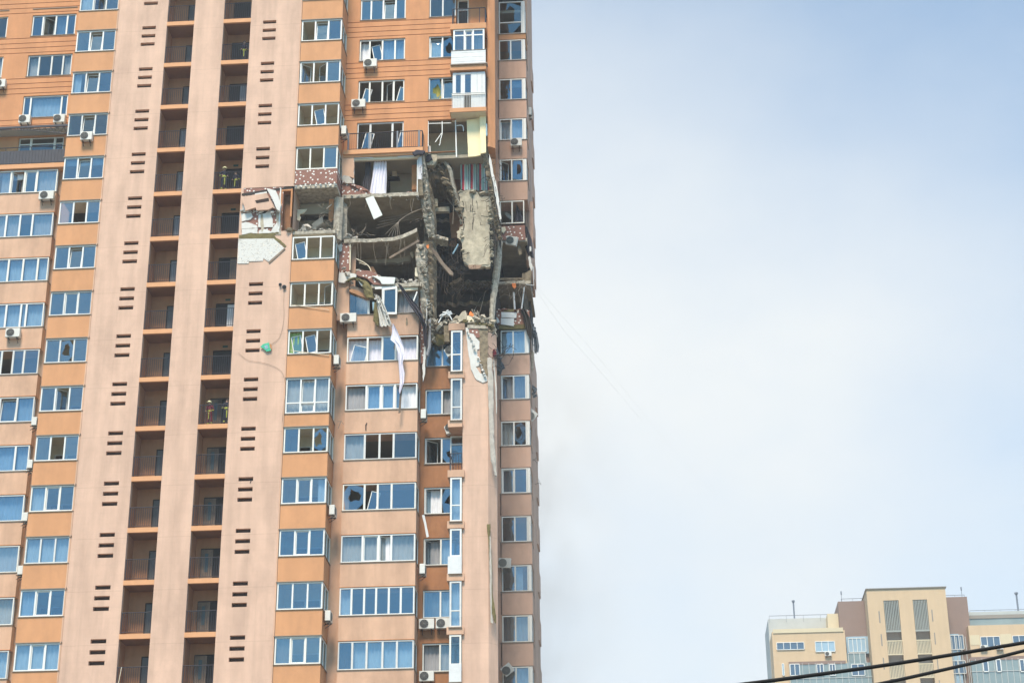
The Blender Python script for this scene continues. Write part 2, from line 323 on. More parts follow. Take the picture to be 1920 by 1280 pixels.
def brick():
    m = mat('red_brick_with_glue_dabs', (0.3, 0.1, 0.07)); t = m.node_tree; b = t.nodes['Principled BSDF']
    ge = t.nodes.new('ShaderNodeNewGeometry'); sx = t.nodes.new('ShaderNodeSeparateXYZ'); cx = t.nodes.new('ShaderNodeCombineXYZ')
    t.links.new(ge.outputs['Position'], sx.inputs[0]); t.links.new(sx.outputs['X'], cx.inputs['X']); t.links.new(sx.outputs['Z'], cx.inputs['Y'])
    br = t.nodes.new('ShaderNodeTexBrick'); br.inputs['Color1'].default_value = (0.24, 0.10, 0.07, 1); br.inputs['Color2'].default_value = (0.20, 0.07, 0.05, 1)
    br.inputs['Mortar'].default_value = (0.30, 0.20, 0.16, 1); br.inputs['Scale'].default_value = 4.0; br.inputs['Mortar Size'].default_value = 0.03
    t.links.new(cx.outputs[0], br.inputs[0])
    vo = t.nodes.new('ShaderNodeTexVoronoi'); vo.inputs['Scale'].default_value = 3.6; vo.inputs['Randomness'].default_value = 1.0; t.links.new(cx.outputs[0], vo.inputs[0]); vo.voronoi_dimensions = '2D'
    mr = t.nodes.new('ShaderNodeMapRange'); mr.inputs[1].default_value = 0.21; mr.inputs[2].default_value = 0.15; t.links.new(vo.outputs['Distance'], mr.inputs[0])
    mx = t.nodes.new('ShaderNodeMix'); mx.data_type = 'RGBA'; mx.inputs['B'].default_value = (0.70, 0.67, 0.62, 1)
    t.links.new(mr.outputs[0], mx.inputs['Factor']); t.links.new(br.outputs['Color'], mx.inputs['A']); t.links.new(mx.outputs['Result'], b.inputs['Base Color'])
    return m
M['brick'] = brick()
def stripes():
    m = mat('striped_fabric', (0.3, 0.3, 0.3), rough=0.95); t = m.node_tree; b = t.nodes['Principled BSDF']
    ge = t.nodes.new('ShaderNodeNewGeometry'); sx = t.nodes.new('ShaderNodeSeparateXYZ'); t.links.new(ge.outputs['Position'], sx.inputs[0])
    mm = t.nodes.new('ShaderNodeMath'); mm.operation = 'MULTIPLY'; mm.inputs[1].default_value = 1/0.52; t.links.new(sx.outputs['X'], mm.inputs[0])
    fr = t.nodes.new('ShaderNodeMath'); fr.operation = 'FRACT'; t.links.new(mm.outputs[0], fr.inputs[0])
    cr = t.nodes.new('ShaderNodeValToRGB'); cr.color_ramp.interpolation = 'CONSTANT'
    el = cr.color_ramp.elements; el[0].position = 0; el[0].color = (0.45, 0.045, 0.06, 1); el[1].position = 0.2; el[1].color = (0.50, 0.53, 0.50, 1)
    for p, c in ((0.32, (0.26, 0.40, 0.36, 1)), (0.55, (0.52, 0.54, 0.52, 1)), (0.64, (0.02, 0.03, 0.05, 1)), (0.72, (0.50, 0.53, 0.50, 1)), (0.80, (0.2, 0.32, 0.30, 1)), (0.93, (0.02, 0.03, 0.05, 1))):
        e = el.new(p); e.color = c
    t.links.new(fr.outputs[0], cr.inputs[0]); t.links.new(cr.outputs[0], b.inputs['Base Color']); return m
M['stripes'] = stripes()
def glue():
    m = mat('insulation_back_with_glue_marks', (0.8, 0.8, 0.77)); t = m.node_tree; b = t.nodes['Principled BSDF']
    ge = t.nodes.new('ShaderNodeNewGeometry'); nz = t.nodes.new('ShaderNodeTexNoise'); nz.inputs['Scale'].default_value = 5.5; nz.inputs['Detail'].default_value = 3
    nz.inputs['Distortion'].default_value = 1.2
    t.links.new(ge.outputs['Position'], nz.inputs[0]); cr = t.nodes.new('ShaderNodeValToRGB')
    el = cr.color_ramp.elements; el[0].position = 0.0; el[0].color = (0.60, 0.59, 0.55, 1); el[1].position = 0.545; el[1].color = (0.60, 0.59, 0.55, 1)
    for p, c in ((0.57, (0.22, 0.21, 0.20, 1)), (0.60, (0.70, 0.66, 0.58, 1))): e = el.new(p); e.color = c
    t.links.new(nz.outputs['Fac'], cr.inputs[0]); t.links.new(cr.outputs[0], b.inputs['Base Color']); return m
M['glue'] = glue()
# ------------------------------------------------------------------ ground
g = MB(); g.face((-900, -400, GZ), (1000, -400, GZ), (1000, 1400, GZ), (-900, 1400, GZ))
tag(g.build('ground', M['asphalt']), kind='structure')
# ================================================================== the damaged tower
TW = empty('apartment_tower', (9.0, 8.0, GZ), 'tall pink and orange apartment tower with a blasted hole through several floors', 'building')
CM = {'c': 'sheer', 'k': 'curt_grey', 'd': 'curt_dark', 'y': 'curt_yel', 'n': 'curt_grn', 'l': 'lilac'}
def curtain_grid(mb, xa, xb, z0, z1, Y, rnd, slant=0.0, amp=0.035):
    n = max(4, int((xb-xa)/0.05)); ph = rnd.uniform(0, 6); rows = []
    m = 4
    for j in range(m+1):
        z = z0+(z1-z0)*j/m; row = []
        for i in range(n+1):
            x = xa+(xb-xa)*i/n
            row.append((x+slant*(1-j/m)*(x-xa)/(xb-xa+1e-6), Y+amp*math.sin(i*1.25+ph+0.5*math.sin(i*.37+ph))*(1.25-j/m*.5), z))
        rows.append(row)
    mb.grid(rows)
def window(X0, X1, Z0, Z1, Y, mull=(.33, .67), pan='ggg', cur='...', tr=None, fw=.065, seed=0, sill=True, ow=0.0, mw=.045, parent=None, cy=.28):
    rnd = random.Random(seed*13+5); P = parent or TW
    f = MB(); a, b = Y-.03, Y+.05
    f.box(X0, X1, a, b, Z1-fw, Z1); f.box(X0, X1, a, b, Z0, Z0+fw)
    f.box(X0, X0+fw, a+.002, b-.002, Z0+fw, Z1-fw); f.box(X1-fw, X1, a+.002, b-.002, Z0+fw, Z1-fw)
    xs = [0]+list(mull)+[1]; W = X1-X0; pn = MB(); sh = MB()
    curs = {}
    for i, c in enumerate(pan):
        xa = X0+W*xs[i]+(fw if i == 0 else mw); xb = X0+W*xs[i+1]-(fw if i == len(pan)-1 else mw)
        if i: f.box(X0+W*xs[i]-mw, X0+W*xs[i]+mw, a+.004, b-.004, Z0+fw, Z1-fw)
        z0, z1 = Z0+fw, Z1-fw
        if tr is not None:
            zt = Z0+(Z1-Z0)*tr
            if c not in 'oO': 
                f.box(xa, xb, a+.006, b-.006, zt-.035, zt+.035)
        if c == 'g': pn.face((xa, Y+.02, z0), (xb, Y+.02, z0), (xb, Y+.02, z1), (xa, Y+.02, z1))
        elif c == 'b':      # glass with a hole knocked through it
            cx, cz = xa+(xb-xa)*rnd.uniform(.35, .65), z0+(z1-z0)*rnd.uniform(.3, .6); n = 9
            inner = []
            for q in range(n):
                t = 2*math.pi*q/n; rr = rnd.uniform(.18, .42)
                inner.append((cx+math.cos(t)*(xb-xa)*rr, cz+math.sin(t)*(z1-z0)*rr*.9))
            outer = []
            for q in range(n):
                t = 2*math.pi*q/n; dx, dz = math.cos(t), math.sin(t)
                s_ = min(((xb-cx) if dx > 0 else (cx-xa))/max(abs(dx), 1e-3), ((z1-cz) if dz > 0 else (cz-z0))/max(abs(dz), 1e-3))
                outer.append((cx+dx*s_, cz+dz*s_))
            for q in range(n):
                p, r_ = outer[q], outer[(q+1) % n]; ii, jj = inner[q], inner[(q+1) % n]
                pn.face((p[0], Y+.02, p[1]), (r_[0], Y+.02, r_[1]), (jj[0], Y+.02, jj[1]), (ii[0], Y+.02, ii[1]))
        elif c in 'swvxt':
            # a sash of its own: s tilted in at the top, w swung in on its right side, v on its left, x knocked askew
            if c == 's': tf = lambda u, v: (xa+u*(xb-xa), Y+.03+v*.16, z0+v*(z1-z0)*.985)
            elif c == 't': tf = lambda u, v: (xa+u*(xb-xa), Y+.035, z0+v*(z1-z0))
            elif c == 'w': tf = lambda u, v: (xb-(1-u)*(xb-xa)*.72, Y+.04+(1-u)*(xb-xa)*.62, z0+v*(z1-z0))
            elif c == 'v': tf = lambda u, v: (xa+u*(xb-xa)*.72, Y+.04+u*(xb-xa)*.62, z0+v*(z1-z0))
            else:
                th = rnd.choice((-.22, .2)); 
                tf = lambda u, v, th=th: (xa+.06+(u*.8)*(xb-xa)-(v)*(z1-z0)*th*.8+(.25*(xb-xa) if th > 0 else 0), Y+.15+v*.05, z0+v*(z1-z0)*.8+u*(xb-xa)*th)
            e = .055/(xb-xa); g = .055/(z1-z0)
            def quad(u0, u1, v0, v1, m, th=.04):
                q = [Vector(tf(u0, v0)), Vector(tf(u1, v0)), Vector(tf(u1, v1)), Vector(tf(u0, v1))]
                if th: m.prism(q, (0, th, 0))
                else: m.face(*[p+Vector((0, .02, 0)) for p in q])
            quad(0, e, 0, 1, sh); quad(1-e, 1, 0, 1, sh); quad(e, 1-e, 0, g, sh); quad(e, 1-e, 1-g, 1, sh)
            quad(e, 1-e, g, 1-g, pn, 0)
        elif c == 'B':
            sh.box(xa, xb, Y+.01, Y+.04, z0, z1)
        k = cur[i] if i < len(cur) else '.'
        if k != '.':
            lo, hi = xa, xb; kk = k.lower()
            if k == 'h': hi = xa+(xb-xa)*.55; kk = 'c'
            if k == 'H': lo = xa+(xb-xa)*.45; kk = 'c'
            if k == 'u': kk = 'u'
            if kk == 'u':      # short blind
                m = curs.setdefault('c', MB()); m.box(xa, xb, Y+cy-.02, Y+cy, z1-(z1-z0)*.3, z1)
            else:
                m = curs.setdefault(kk, MB()); curtain_grid(m, lo-.03, hi+.03, z0-.1, z1+.02, Y+cy, rnd, amp=.03)
    o = f.build('window', M[rnd.choice(('pvc', 'pvc', 'pvc2', 'pvcold'))], P)
    if pn.f: pn.build('pane', M[rnd.choice(('glass', 'glass', 'glass2', 'glass3', 'glass4'))], o)
    if sh.f: sh.build('sash', M['pvc'], o)
    for k, m in curs.items(): m.build('curtain', M[CM[k]], o, smooth=True)
    if sill:
        s = MB(); s.box(X0-.05, X1+.05, Y-.14, Y-.03, Z0-.045, Z0-.004); s.build('sill', M['sill'], o)
    return o
K = range(0, 16)
PX0, PX1 = -1.58, 10.03           # stair panel
BX0, BX1, AX0, AX1 = 10.03, 12.58, -4.13, -1.60
CX0, CX1 = 13.25, 17.42
WX0, WX1 = -8.99, -4.86
TOP = 50.0
# ---- stair block: pink panel with vent slots and two stacks of open loggias
mb = MB(); holes = []
for k in K:
    for dz in (0, .60, 1.20):
        holes.append((0.0-.01*(dz/.6), 0.86, 3*k-.24-dz, 3*k-dz))
wall(mb, PX0, 1.55, GZ, TOP, 0, holes, .22)
wall(mb, 3.26, 5.12, GZ, TOP, 0, [], .2)
holes = []
for k in K:
    for dz in (0, .60, 1.20):
        if k != 9 and k != 8: holes.append((7.61, 8.44, 3*k-.24-dz, 3*k-dz))
holes.append((6.99, 10.03, 24.28, 27.25, .02))
wall(mb, 6.83, PX1, GZ, TOP, 0, holes, .22)
# loggia mouths: jambs
for a, b in ((1.55, 3.26), (5.12, 6.83)):
    mb.face((a, 0, FL(0)-3), (a, 0, TOP), (a, .3, TOP), (a, .3, FL(0)-3)); mb.face((b, 0, FL(0)-3), (b, .3, FL(0)-3), (b, .3, TOP), (b, 0, TOP))
    mb.face((a, 0, GZ), (b, 0, GZ), (b, 0, FL(0)-3), (a, 0, FL(0)-3))
mb.face((PX0, 0, GZ), (PX0, 0, TOP), (PX0, 2, TOP), (PX0, 2, GZ)); mb.face((PX1, 0, GZ), (PX1, 2, GZ), (PX1, 2, TOP), (PX1, 0, TOP))
mb.build('stair_panel', M['pink'], TW)
m2 = MB()
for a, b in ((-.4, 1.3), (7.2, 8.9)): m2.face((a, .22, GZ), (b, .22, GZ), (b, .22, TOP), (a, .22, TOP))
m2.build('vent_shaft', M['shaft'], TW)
# expansion strips on the edges of the panel
m2 = MB(); m2.box(-1.66, -1.58, -.035, .1, GZ, TOP)
for k in K: m2.box(-1.655, -1.60, -.09, -.035, 3*k-.2, 3*k-.05)
m2.build('drain_pipe', M['pinkb'], TW)
m2 = MB(); m2.box(9.97, 10.03, -.035, -.002, GZ, 24.2); m2.box(9.97, 10.03, -.035, -.002, 27.4, TOP); m2.build('drain_pipe', M['pinkb'], TW)
for a, b in ((1.55, 3.26), (5.12, 6.83)):
    lg = MB()
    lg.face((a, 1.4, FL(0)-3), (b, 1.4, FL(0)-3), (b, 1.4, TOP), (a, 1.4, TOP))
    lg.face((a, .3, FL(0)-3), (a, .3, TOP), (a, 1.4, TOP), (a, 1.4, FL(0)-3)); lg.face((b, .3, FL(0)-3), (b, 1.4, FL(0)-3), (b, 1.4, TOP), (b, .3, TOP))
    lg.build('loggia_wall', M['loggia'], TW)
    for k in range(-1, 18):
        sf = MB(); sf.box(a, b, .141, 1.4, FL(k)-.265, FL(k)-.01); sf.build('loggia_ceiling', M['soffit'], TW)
for k in range(0, 16):
    for a, b in ((1.55, 3.26), (5.12, 6.83)):
        m = MB(); m.box(a, b, -.015, .14, FL(k)-.27, FL(k)); m.build('slab_edge', M['slab'], TW)
def railing_mesh(W, h=1.2, n=13, post=.025, bar=.011):
    m = MB(); m.bar((0, 0, h), (W, 0, h), post); m.bar((0, 0, .12), (W, 0, .12), .018)
    for i in range(n+1):
        x = .05+(W-.1)*i/n; m.bar((x, 0, .12), (x, 0, h), bar if 0 < i < n else post)
        if i in (0, n): m.bar((x, 0, 0), (x, 0, .12), post)
    return m
r0 = railing_mesh(1.69).build('railing', M['metal'], None); rme = r0.data; bpy.data.objects.remove(r0)
for k in range(0, 16):
    for a in (1.56, 5.13):
        o = bpy.data.objects.new('railing', rme); C.objects.link(o); o.parent = TW
        o.location = Vector((a, .07, FL(k)))-origin(TW)
    # left stack: one door at the right; right stack: wide dark doorway
    m = MB(); z = FL(k)
    m.box(2.56, 3.24, 1.33, 1.398, z, z+2.02); d = m.build('door', M['doorl'] if k in (8, 9, 10, 11) else M['doorg'], TW)
    m = MB(); m.box(2.50, 2.56, 1.31, 1.399, z, z+2.08); m.box(2.56, 3.25, 1.31, 1.399, z+2.02, z+2.08); m.build('door_frame', M['shaft'], d)
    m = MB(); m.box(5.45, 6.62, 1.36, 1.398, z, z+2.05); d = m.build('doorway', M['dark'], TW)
    if k <= 5:
        m = MB(); m.box(5.45, 6.12, 1.29, 1.355, z, z+2.03); dd = m.build('wooden_door', M['weathered'], d)
        m = MB(); m.box(5.68, 5.86, 1.275, 1.288, z+.75, z+1.8); m.build('door_glass', M['teal'], d)
    elif k in (7, 12, 8):
        m = MB(); m.box(6.12, 6.6, 1.29, 1.355, z, z+2.0); m.build('open_door', M['pvcdirty' if k == 7 else ('doorl' if k == 12 else 'weathered')], d)
    m = MB(); m.box(5.42, 5.47, 1.30, 1.357, z, z+2.09); m.box(5.47, 6.66, 1.30, 1.357, z+2.05, z+2.10); m.build('door_frame', M['shaft'], d)
    if k in (6, 7, 9, 10):
        m = MB(); m.box(5.95, 6.25, 1.36, 1.396, z+2.3, z+2.42); m.build('sign', M['sign'], TW)
# ---- orange bay columns A and B (glazed balconies)
Aspec = {15: ('ggg', 'c..'), 14: ('gvg', 'c..'), 13: ('gsg', '...'), 12: ('gsg', 'h..'), 11: ('gsg', '...'), 10: ('gsg', 'uuu'), 9: ('gog', '...'), 8: ('gsg', '...'), 7: ('gtg', '...'),
         6: ('gbg', '...'), 5: ('gvg', '...'), 4: ('gog', '...'), 3: ('gtg', 'c..'), 2: ('ggg', 'ccc'), 1: ('gtg', 'c..'), 0: ('gtg', 'ccc')}
Bspec = {15: ('ggg', '...'), 14: ('gsg', '...'), 13: ('osg', '...'), 12: ('vwg', '...'), 11: ('oxo', '...'), 10: ('oog', '...'), 8: ('xoo', '...'), 7: ('oow', '...'),
         6: ('xxo', 'n..'), 5: ('gsg', 'ccc'), 4: ('gob', '...'), 3: ('gtg', '..H'), 2: ('gtg', '...'), 1: ('ggg', '...'), 0: ('gtg', 'k..')}
bayin = MB(); bayc = MB(); bfr = MB()
for k in K:
    hz = 1.56
    for side in 'AB':
        x0, x1 = (AX0, AX1) if side == 'A' else (BX0+.02, BX1)
        Y0 = -.02
        zb = 3*k-.14-(2.2 if (side == 'B' and k == 5) else hz)          # bottom of this window = top of the spandrel
        zt = 3*(k-1)-.14                                                  # top of the window below
        if side == 'B' and k == 9:
            # blown-out storey: bare slab only
            m = MB(); m.box(x0, x1, Y0+.05, 1.85, FL(9)-.2, FL(9)); m.build('floor_slab', M['conc'], TW); continue
        m = MB()
        if side == 'B' and k == 10:
            m.box(x0, x1, Y0, Y0+.2, zt+.45, zb); m.box(x1-.16, x1, Y0+.2, 1.85, zt+.45, zb); m.build('spandrel', M['brick'], TW)
            m = MB(); m.box(x0, x1, Y0+.03, 1.85, zt+.2, zt+.45); m.build('floor_slab', M['conc'], TW)
        else:
            m.box(x0, x1, Y0, Y0+.15, zt+.03, zb)
            if side == 'B': m.box(x1-.15, x1, Y0+.15, 1.85, zt+.03, zb)
            s = m.build('spandrel', M['orange'], TW)
            m = MB(); m.box(x0-.03, x1+.03, Y0-.05, Y0+.02, zb, zb+.03); m.box(x0-.05, x1+.05, Y0-.06, Y0-.003, zt-.01, zt+.035)
            if side == 'B': m.box(x1-.02, x1+.05, Y0-.05, 1.85, zb, zb+.03)
            m.build('sill', M['sill'], s)
        pan, cur = (Aspec if side == 'A' else Bspec)[k]
        tr = .3 if (side == 'B' and k == 5) else None
        o = window(x0+.02, x1-.02, zb+.032, 3*k-.16, Y0+.04, (.34, .67), pan, cur, tr=tr, fw=.075, seed=k+(50 if side == 'A' else 0), sill=False, cy=.22 if cur != '...' else .28)
        if side == 'B':
            q = MB(); zc, zd = zb+.032, 3*k-.16; X = x1-.05
            for (ya, yb) in ((Y0+.14, Y0+.24), (.88, .95), (1.72, 1.80)): q.box(X-.03, X+.03, ya, yb, zc, zd)
            q.box(X-.03, X+.03, Y0+.24, 1.72, zc, zc+.08); q.box(X-.03, X+.03, Y0+.24, 1.72, zd-.08, zd); s = q.build('side_window', M['pvc'], TW)
            q = MB(); q.face((X, .24, zc+.08), (X, 1.72, zc+.08), (X, 1.72, zd-.08), (X, .24, zd-.08)); q.build('pane', M['glass'], s)
        # balcony interior: tan walls, ceiling, an inner window frame
        zc, zd = FL(k)-.02, FL(k+1)-.19
        bayc = MB(); bayc.box(x0+.07, x1-.18, .1, 1.84, zd-.03, zd-.002); bayc.build('balcony_ceiling', M['bceil'], TW)
for k in K:
    if k in (9,): continue
    zc, zd = FL(k), FL(k+1)-.22
    for side in 'AB':
        x0, x1 = (AX0, AX1) if side == 'A' else (BX0+.02, BX1)
        # inner wall with door + window opening showing dark room
        bayin = MB(); bfr = MB(); bayin.box(x0+.03, x0+.07, .15, 1.84, zc, zd)
        xa = x0+.55; wall(bayin, x0+.07, x1-.0, zc, zd, 1.84, [(xa, xa+.7, zc, zc+2.15), (xa+.72, xa+1.55, zc+.9, zc+2.15)], .1)
        for (p, q_, r_, s_) in ((xa, xa+.7, zc, zc+2.15), (xa+.7, xa+1.55, zc+.9, zc+2.15)):
            bfr.box(p, q_, 1.80, 1.86, s_-.06, s_); bfr.box(p, p+.06, 1.80, 1.86, r_, s_-.06); bfr.box(q_-.06, q_, 1.80, 1.86, r_, s_-.06)
        iw = bayin.build('balcony_inner_wall', M['tan'], TW); bfr.build('balcony_door_frame', M['pvc'], iw)
# ---- walls beside the bays, upper flat walls with grooves, lower bays C / W
FY, BY = 1.85, 1.30
def grooves(k): return [3*k-2.23, 3*k-2.60, 3*k-2.96, 3*k-3.33]
def upper_wall(xa, xb, wins, kmin):
    """flat orange wall above the bays (Y=FY) with window openings and four grooves per storey"""
    mb = MB(); hs = []
    for k in range(kmin, 17):
        for (p, q) in wins: hs.append((p, q, 3*k-2.10 if k != kmin else FL(k), 3*k-.52, .18))
        if k > kmin:
            for z in grooves(k):
                hs.append((xa-1, xb+1, z-.022, z+.022, .035))
    wall(mb, xa, xb, FL(kmin)-.02, TOP, FY, hs)
    mb.build('upper_wall', M['orangew'], TW)
    g = MB(); 
    for k in range(kmin+1, 17):
        for z in grooves(k): g.face((xa, FY+.034, z-.03), (xb, FY+.034, z-.03), (xb, FY+.034, z+.03), (xa, FY+.034, z+.03))
    g.build('groove', M['groove'], TW)
upper_wall(BX1, 19.45, [(13.39, 16.27), (17.76, 19.45)], 11)
upper_wall(-14.5, AX0+.02, [(-7.78, -4.92), (-11.5, -9.37)], 11)
m = MB(); m.box(BX1-.01, CX0+.3, FY, FY+.1, GZ, FL(9)-.2); m.build('recess_wall', M['pinkb'], TW)
m = MB(); m.box(BX1-.01, CX0+.05, FY, FY+.1, FL(10)-.2, FL(11)-.02); m.build('recess_wall', M['pinkb'], TW)
m = MB(); m.box(WX1-.3, AX0+.02, FY, FY+.1, GZ, FL(11)-.02); m.box(-16, WX0+.2, 2.7, 2.8, GZ, FL(11)-.02); m.build('recess_wall', M['pinkb'], TW)
F4 = (.29, .50, .69)
Cup = {14: ((.23, .5, .78), 'ggsg', '....'), 13: ((.22, .5, .78), 'oxgg', 'c.cc'), 12: ((.24, .52, .77), 'xowx', '....'), 15: ((.25, .5, .75), 'gggg', '....')}
for k in (12, 13, 14, 15):
    mu, pan, cur = Cup[k]; window(13.41, 16.25, 3*k-2.08, 3*k-.54, FY+.10, mu, pan, cur, seed=100+k, mw=.05)
    pan, cur = {12: ('bs', 'y.'), 13: ('sb', 'c.'), 14: ('gg', '..'), 15: ('gg', '..')}[k]
    window(17.78, 19.43, 3*k-2.08, 3*k-.50, FY+.10, (.5,), pan, cur, seed=120+k)
    if k != 15:
        mu, pan, cur = {12: ((.16, .86), 'ggg', '.c.'), 13: ((.25, .54, .80), 'gggg', 'c..c'), 14: ((.24, .54, .80), 'gvgg', '..k.')}[k]
        window(-7.76, -4.94, 3*k-2.08, 3*k-.54, FY+.10, mu, pan, cur, seed=140+k, mw=.05)
        window(-11.48, -9.39, 3*k-2.08, 3*k-.50, FY+.10, (.5,), 'gg', 'cc' if k == 13 else '..', seed=150+k)
    else:
        window(-7.76, -4.94, 41.97, 3*k-.54, FY+.10, (.52,), 'gg', '..', tr=.27, seed=160, mw=.05); window(-11.48, -9.39, 41.97, 3*k-.5, FY+.1, (.5,), 'gg', '..', tr=.27, seed=161)
# terrace storey (k=11): glazed door front
def terrace(xa, xb, pan, seed):
    z0 = FL(11)+.02; window(xa, xb, z0, 33-.54, FY+.10, (.28, .76), pan, '...', tr=None, seed=seed, sill=False, mw=.06)
terrace(13.41, 16.25, 'xox', 170)
o = window(-7.76, -4.94, FL(11)+.02, 33-.54, FY+.10, (.27, .80), 'ggg', '...', tr=.80, seed=171, sill=False, mw=.07)
for (x0, x1, nm) in ((BX1+.1, CX1+.12, 'C'), (WX0-3, WX1+.65, 'W')):
    m = MB(); m.box(x0, x1, BY-.12, FY+.05, FL(11)-.30, FL(11)-.002)
    if nm == 'C': m.box(BX1+.1, CX1+.1, BY-.02, BY+.06, FL(11)-.45, FL(11)-.305)
    m.build('terrace_slab', M['slab'], TW)
# left terrace: solid black parapet; right terrace: bar railing
m = MB(); m.box(WX0-3, WX1+.55, BY-.10, BY-.04, FL(11)+.05, FL(11)+.95)
for i in range(40): x = WX0-3+i*.2; m.box(x, x+.02, BY-.125, BY-.10, FL(11)+.05, FL(11)+.95)
m.bar((WX0-3, BY-.07, FL(11)+1.2), (WX1+.55, BY-.07, FL(11)+1.2), .03)
for i in range(5): x = WX0-2.5+i*1.6; m.bar((x, BY-.07, FL(11)+.95), (x, BY-.07, FL(11)+1.2), .02)
m.build('parapet', M['metal'], TW, label='black slatted terrace parapet on the left')
m = MB(); zr = FL(11)
a, b = 12.95, 17.48
m.bar((a, BY-.06, zr+1.15), (b, BY-.06, zr+1.15), .035); m.bar((a, BY-.06, zr+.06), (b, BY-.06, zr+.06), .025); m.bar((b, BY-.06, zr+1.15), (b, FY, zr+1.15), .035)
for i in range(37):
    x = a+(b-a)*i/36; m.bar((x, BY-.06, zr+.06), (x, BY-.06, zr+1.15), .011)
for i in range(5): m.bar((b, BY+i*.12, zr+.06), (b, BY+i*.12, zr+1.15), .011)
t = m.build('railing', M['metal'], TW, label='terrace railing above the blasted floors')
m = MB()
for x in (12.98, 14.25, 15.98, 17.3): m.box(x-.05, x+.05, BY-.10, BY-.07, zr+.02, zr+1.18)
m.build('post', M['greymetal'], t)
# arched canopy of steel lattice over the left terrace
m = MB(); zc = FL(12)-.80
m.box(-12.5, WX1+.5, BY-.35, BY-.25, zc+.22, zc+.36)
pts = [(-12.5+i*.4, zc-.30+.46*math.sin(math.pi*max(0, min(1, (i*.4+.6)/8.6)))) for i in range(22)]
m.tube([(x, BY-.3, z) for x, z in pts], .03)
for i in range(0, 21):
    x, z = pts[i]; x2 = pts[i+1][0]
    m.bar((x, BY-.3, z), ((x+x2)/2, BY-.3, zc+.24), .018); m.bar(((x+x2)/2, BY-.3, zc+.24), (x2, BY-.3, pts[i+1][1]), .018)
cn = m.build('canopy', M['metal'], TW)
m = MB(); m.box(-12.5, WX1+.4, BY-.25, FY, zc+.16, zc+.19); m.build('canopy_roof', M['fg'], cn)
# pink bays
Clow = {6: (F4, 'xogo', 'll.l'), 5: (F4, 'ottv', 'kccc'), 4: ((.285, .49, .685), 'goog', 'c...'), 3: ((.30, .48, .67), 'bxgg', '....'), 2: ((.29, .51, .68), 'gtvg', 'cccc'),
        1: ((.16, .33, .49, .66, .82), 'gggggg', 'c.....'), 0: ((.19, .38, .59, .78), 'ggggg', 'dcccc')}
Wlow = {10: (F4, 'gvtg', 'Hu.c'), 9: (F4, 'gggg', 'cc.c'), 8: ((.40, .62, .84), 'gggg', 'cccc'), 7: ((.44, .66, .74), 'gggg', 'cccc'), 6: ((.45, .62, .78), 'gogg', '....'), 5: ((.5, .75), 'gsg', 'ckc'),
        4: ((.5, .8), 'ggg', 'ccc'), 3: ((.6,), 'gg', 'cc'), 2: ((.6,), 'gg', 'cc'), 1: ((.6,), 'gg', '.c'), 0: ((.6,), 'gg', 'cc')}
def bay(x0, x1, k, colour, top=None, right=True, dent=False):
    zb = 3*k-1.75; zt = 3*(k-1)-.13
    m = MB(); m.box(x0, x1, BY, BY+.16, zt+.02, zb)
    m.box(x1-.16, x1, BY+.16, 2.72, zt+.02, zb); m.box(x0, x0+.16, BY+.16, 2.72, zt+.02, zb)
    m.box(x0+.16, x1-.16, BY+.16, 2.72, zt+.025, zt+.2)
    s = m.build('spandrel', colour, TW)
    m = MB(); m.box(x0-.03, x1+.04, BY-.05, BY+.02, zb, zb+.03); m.box(x1-.02, x1+.04, BY+.02, 2.6, zb, zb+.03); m.build('sill', M['sill'], s)
    m = MB(); m.box(x0-.01, x1+.012, BY-.012, BY+.1, zt+.0, zt+.035); m.build('drip_edge', M['orangew'], s)
for k in range(0, 11):
    bay(WX0, WX1, k, M['pinkb']); mu, pan, cur = Wlow[k]
    window(WX0+.02, WX1-.05, 3*k-1.72, 3*k-.15, BY+.05, mu, pan, cur, seed=200+k, sill=False, mw=.055)
    if k <= 7: bay(CX0, CX1, k, M['pinkb'])
    if k <= 6:
        mu, pan, cur = Clow[k]
        window(CX0+.02, CX1-.04, 3*k-1.72, 3*k-.15, BY+.05, mu, pan, cur, seed=230+k, sill=False, mw=.055, cy=.4 if k == 6 else .28)
        q = MB(); X = CX1-.05; zc, zd = 3*k-1.72, 3*k-.15
        for (ya, yb) in ((BY+.1, BY+.22), (2.5, 2.6)): q.box(X-.03, X+.03, ya, yb, zc, zd)
        q.box(X-.03, X+.03, BY+.22, 2.5, zd-.08, zd); q.box(X-.03, X+.03, BY+.22, 2.5, zc, zc+.08); s = q.build('side_window', M['pvc'], TW)
        q = MB(); q.face((X, BY+.22, zc+.08), (X, 2.5, zc+.08), (X, 2.5, zd-.08), (X, BY+.22, zd-.08)); q.build('pane', M['glass'], s)
# ---- recessed wall D with windows (k <= 6), narrow glazed balconies E, pier F
DY, EY, PY = 2.7, 1.45, 1.6
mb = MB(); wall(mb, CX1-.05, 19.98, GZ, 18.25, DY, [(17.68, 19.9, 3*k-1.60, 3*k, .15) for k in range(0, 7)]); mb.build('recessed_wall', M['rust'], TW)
Dlow = {6: ('gg', 'cc'), 5: ('go', 'ck'), 4: ('vb', '..'), 3: ('vb', 'c.'), 2: ('vg', 'kc'), 1: ('gg', 'kc'), 0: ('og', 'kc')}
for k in range(0, 7):
    pan, cur = Dlow[k]; window(17.70, 19.88, 3*k-1.58, 3*k-.02, DY+.08, (.44,), pan, cur, seed=260+k)
mb = MB(); wall(mb, 19.97, 21.42, GZ, 18.35, PY, [])
def corner(mb, pts, z0, z1):
    for (xa, ya), (xb, yb) in zip(pts, pts[1:]): mb.face((xa, ya, z0), (xb, yb, z0), (xb, yb, z1), (xa, ya, z1))
corner(mb, [(21.42, PY), (21.88, 2.12), (21.80, 3.4), (21.42, 3.4), (21.42, 7.95)], GZ, 18.0)
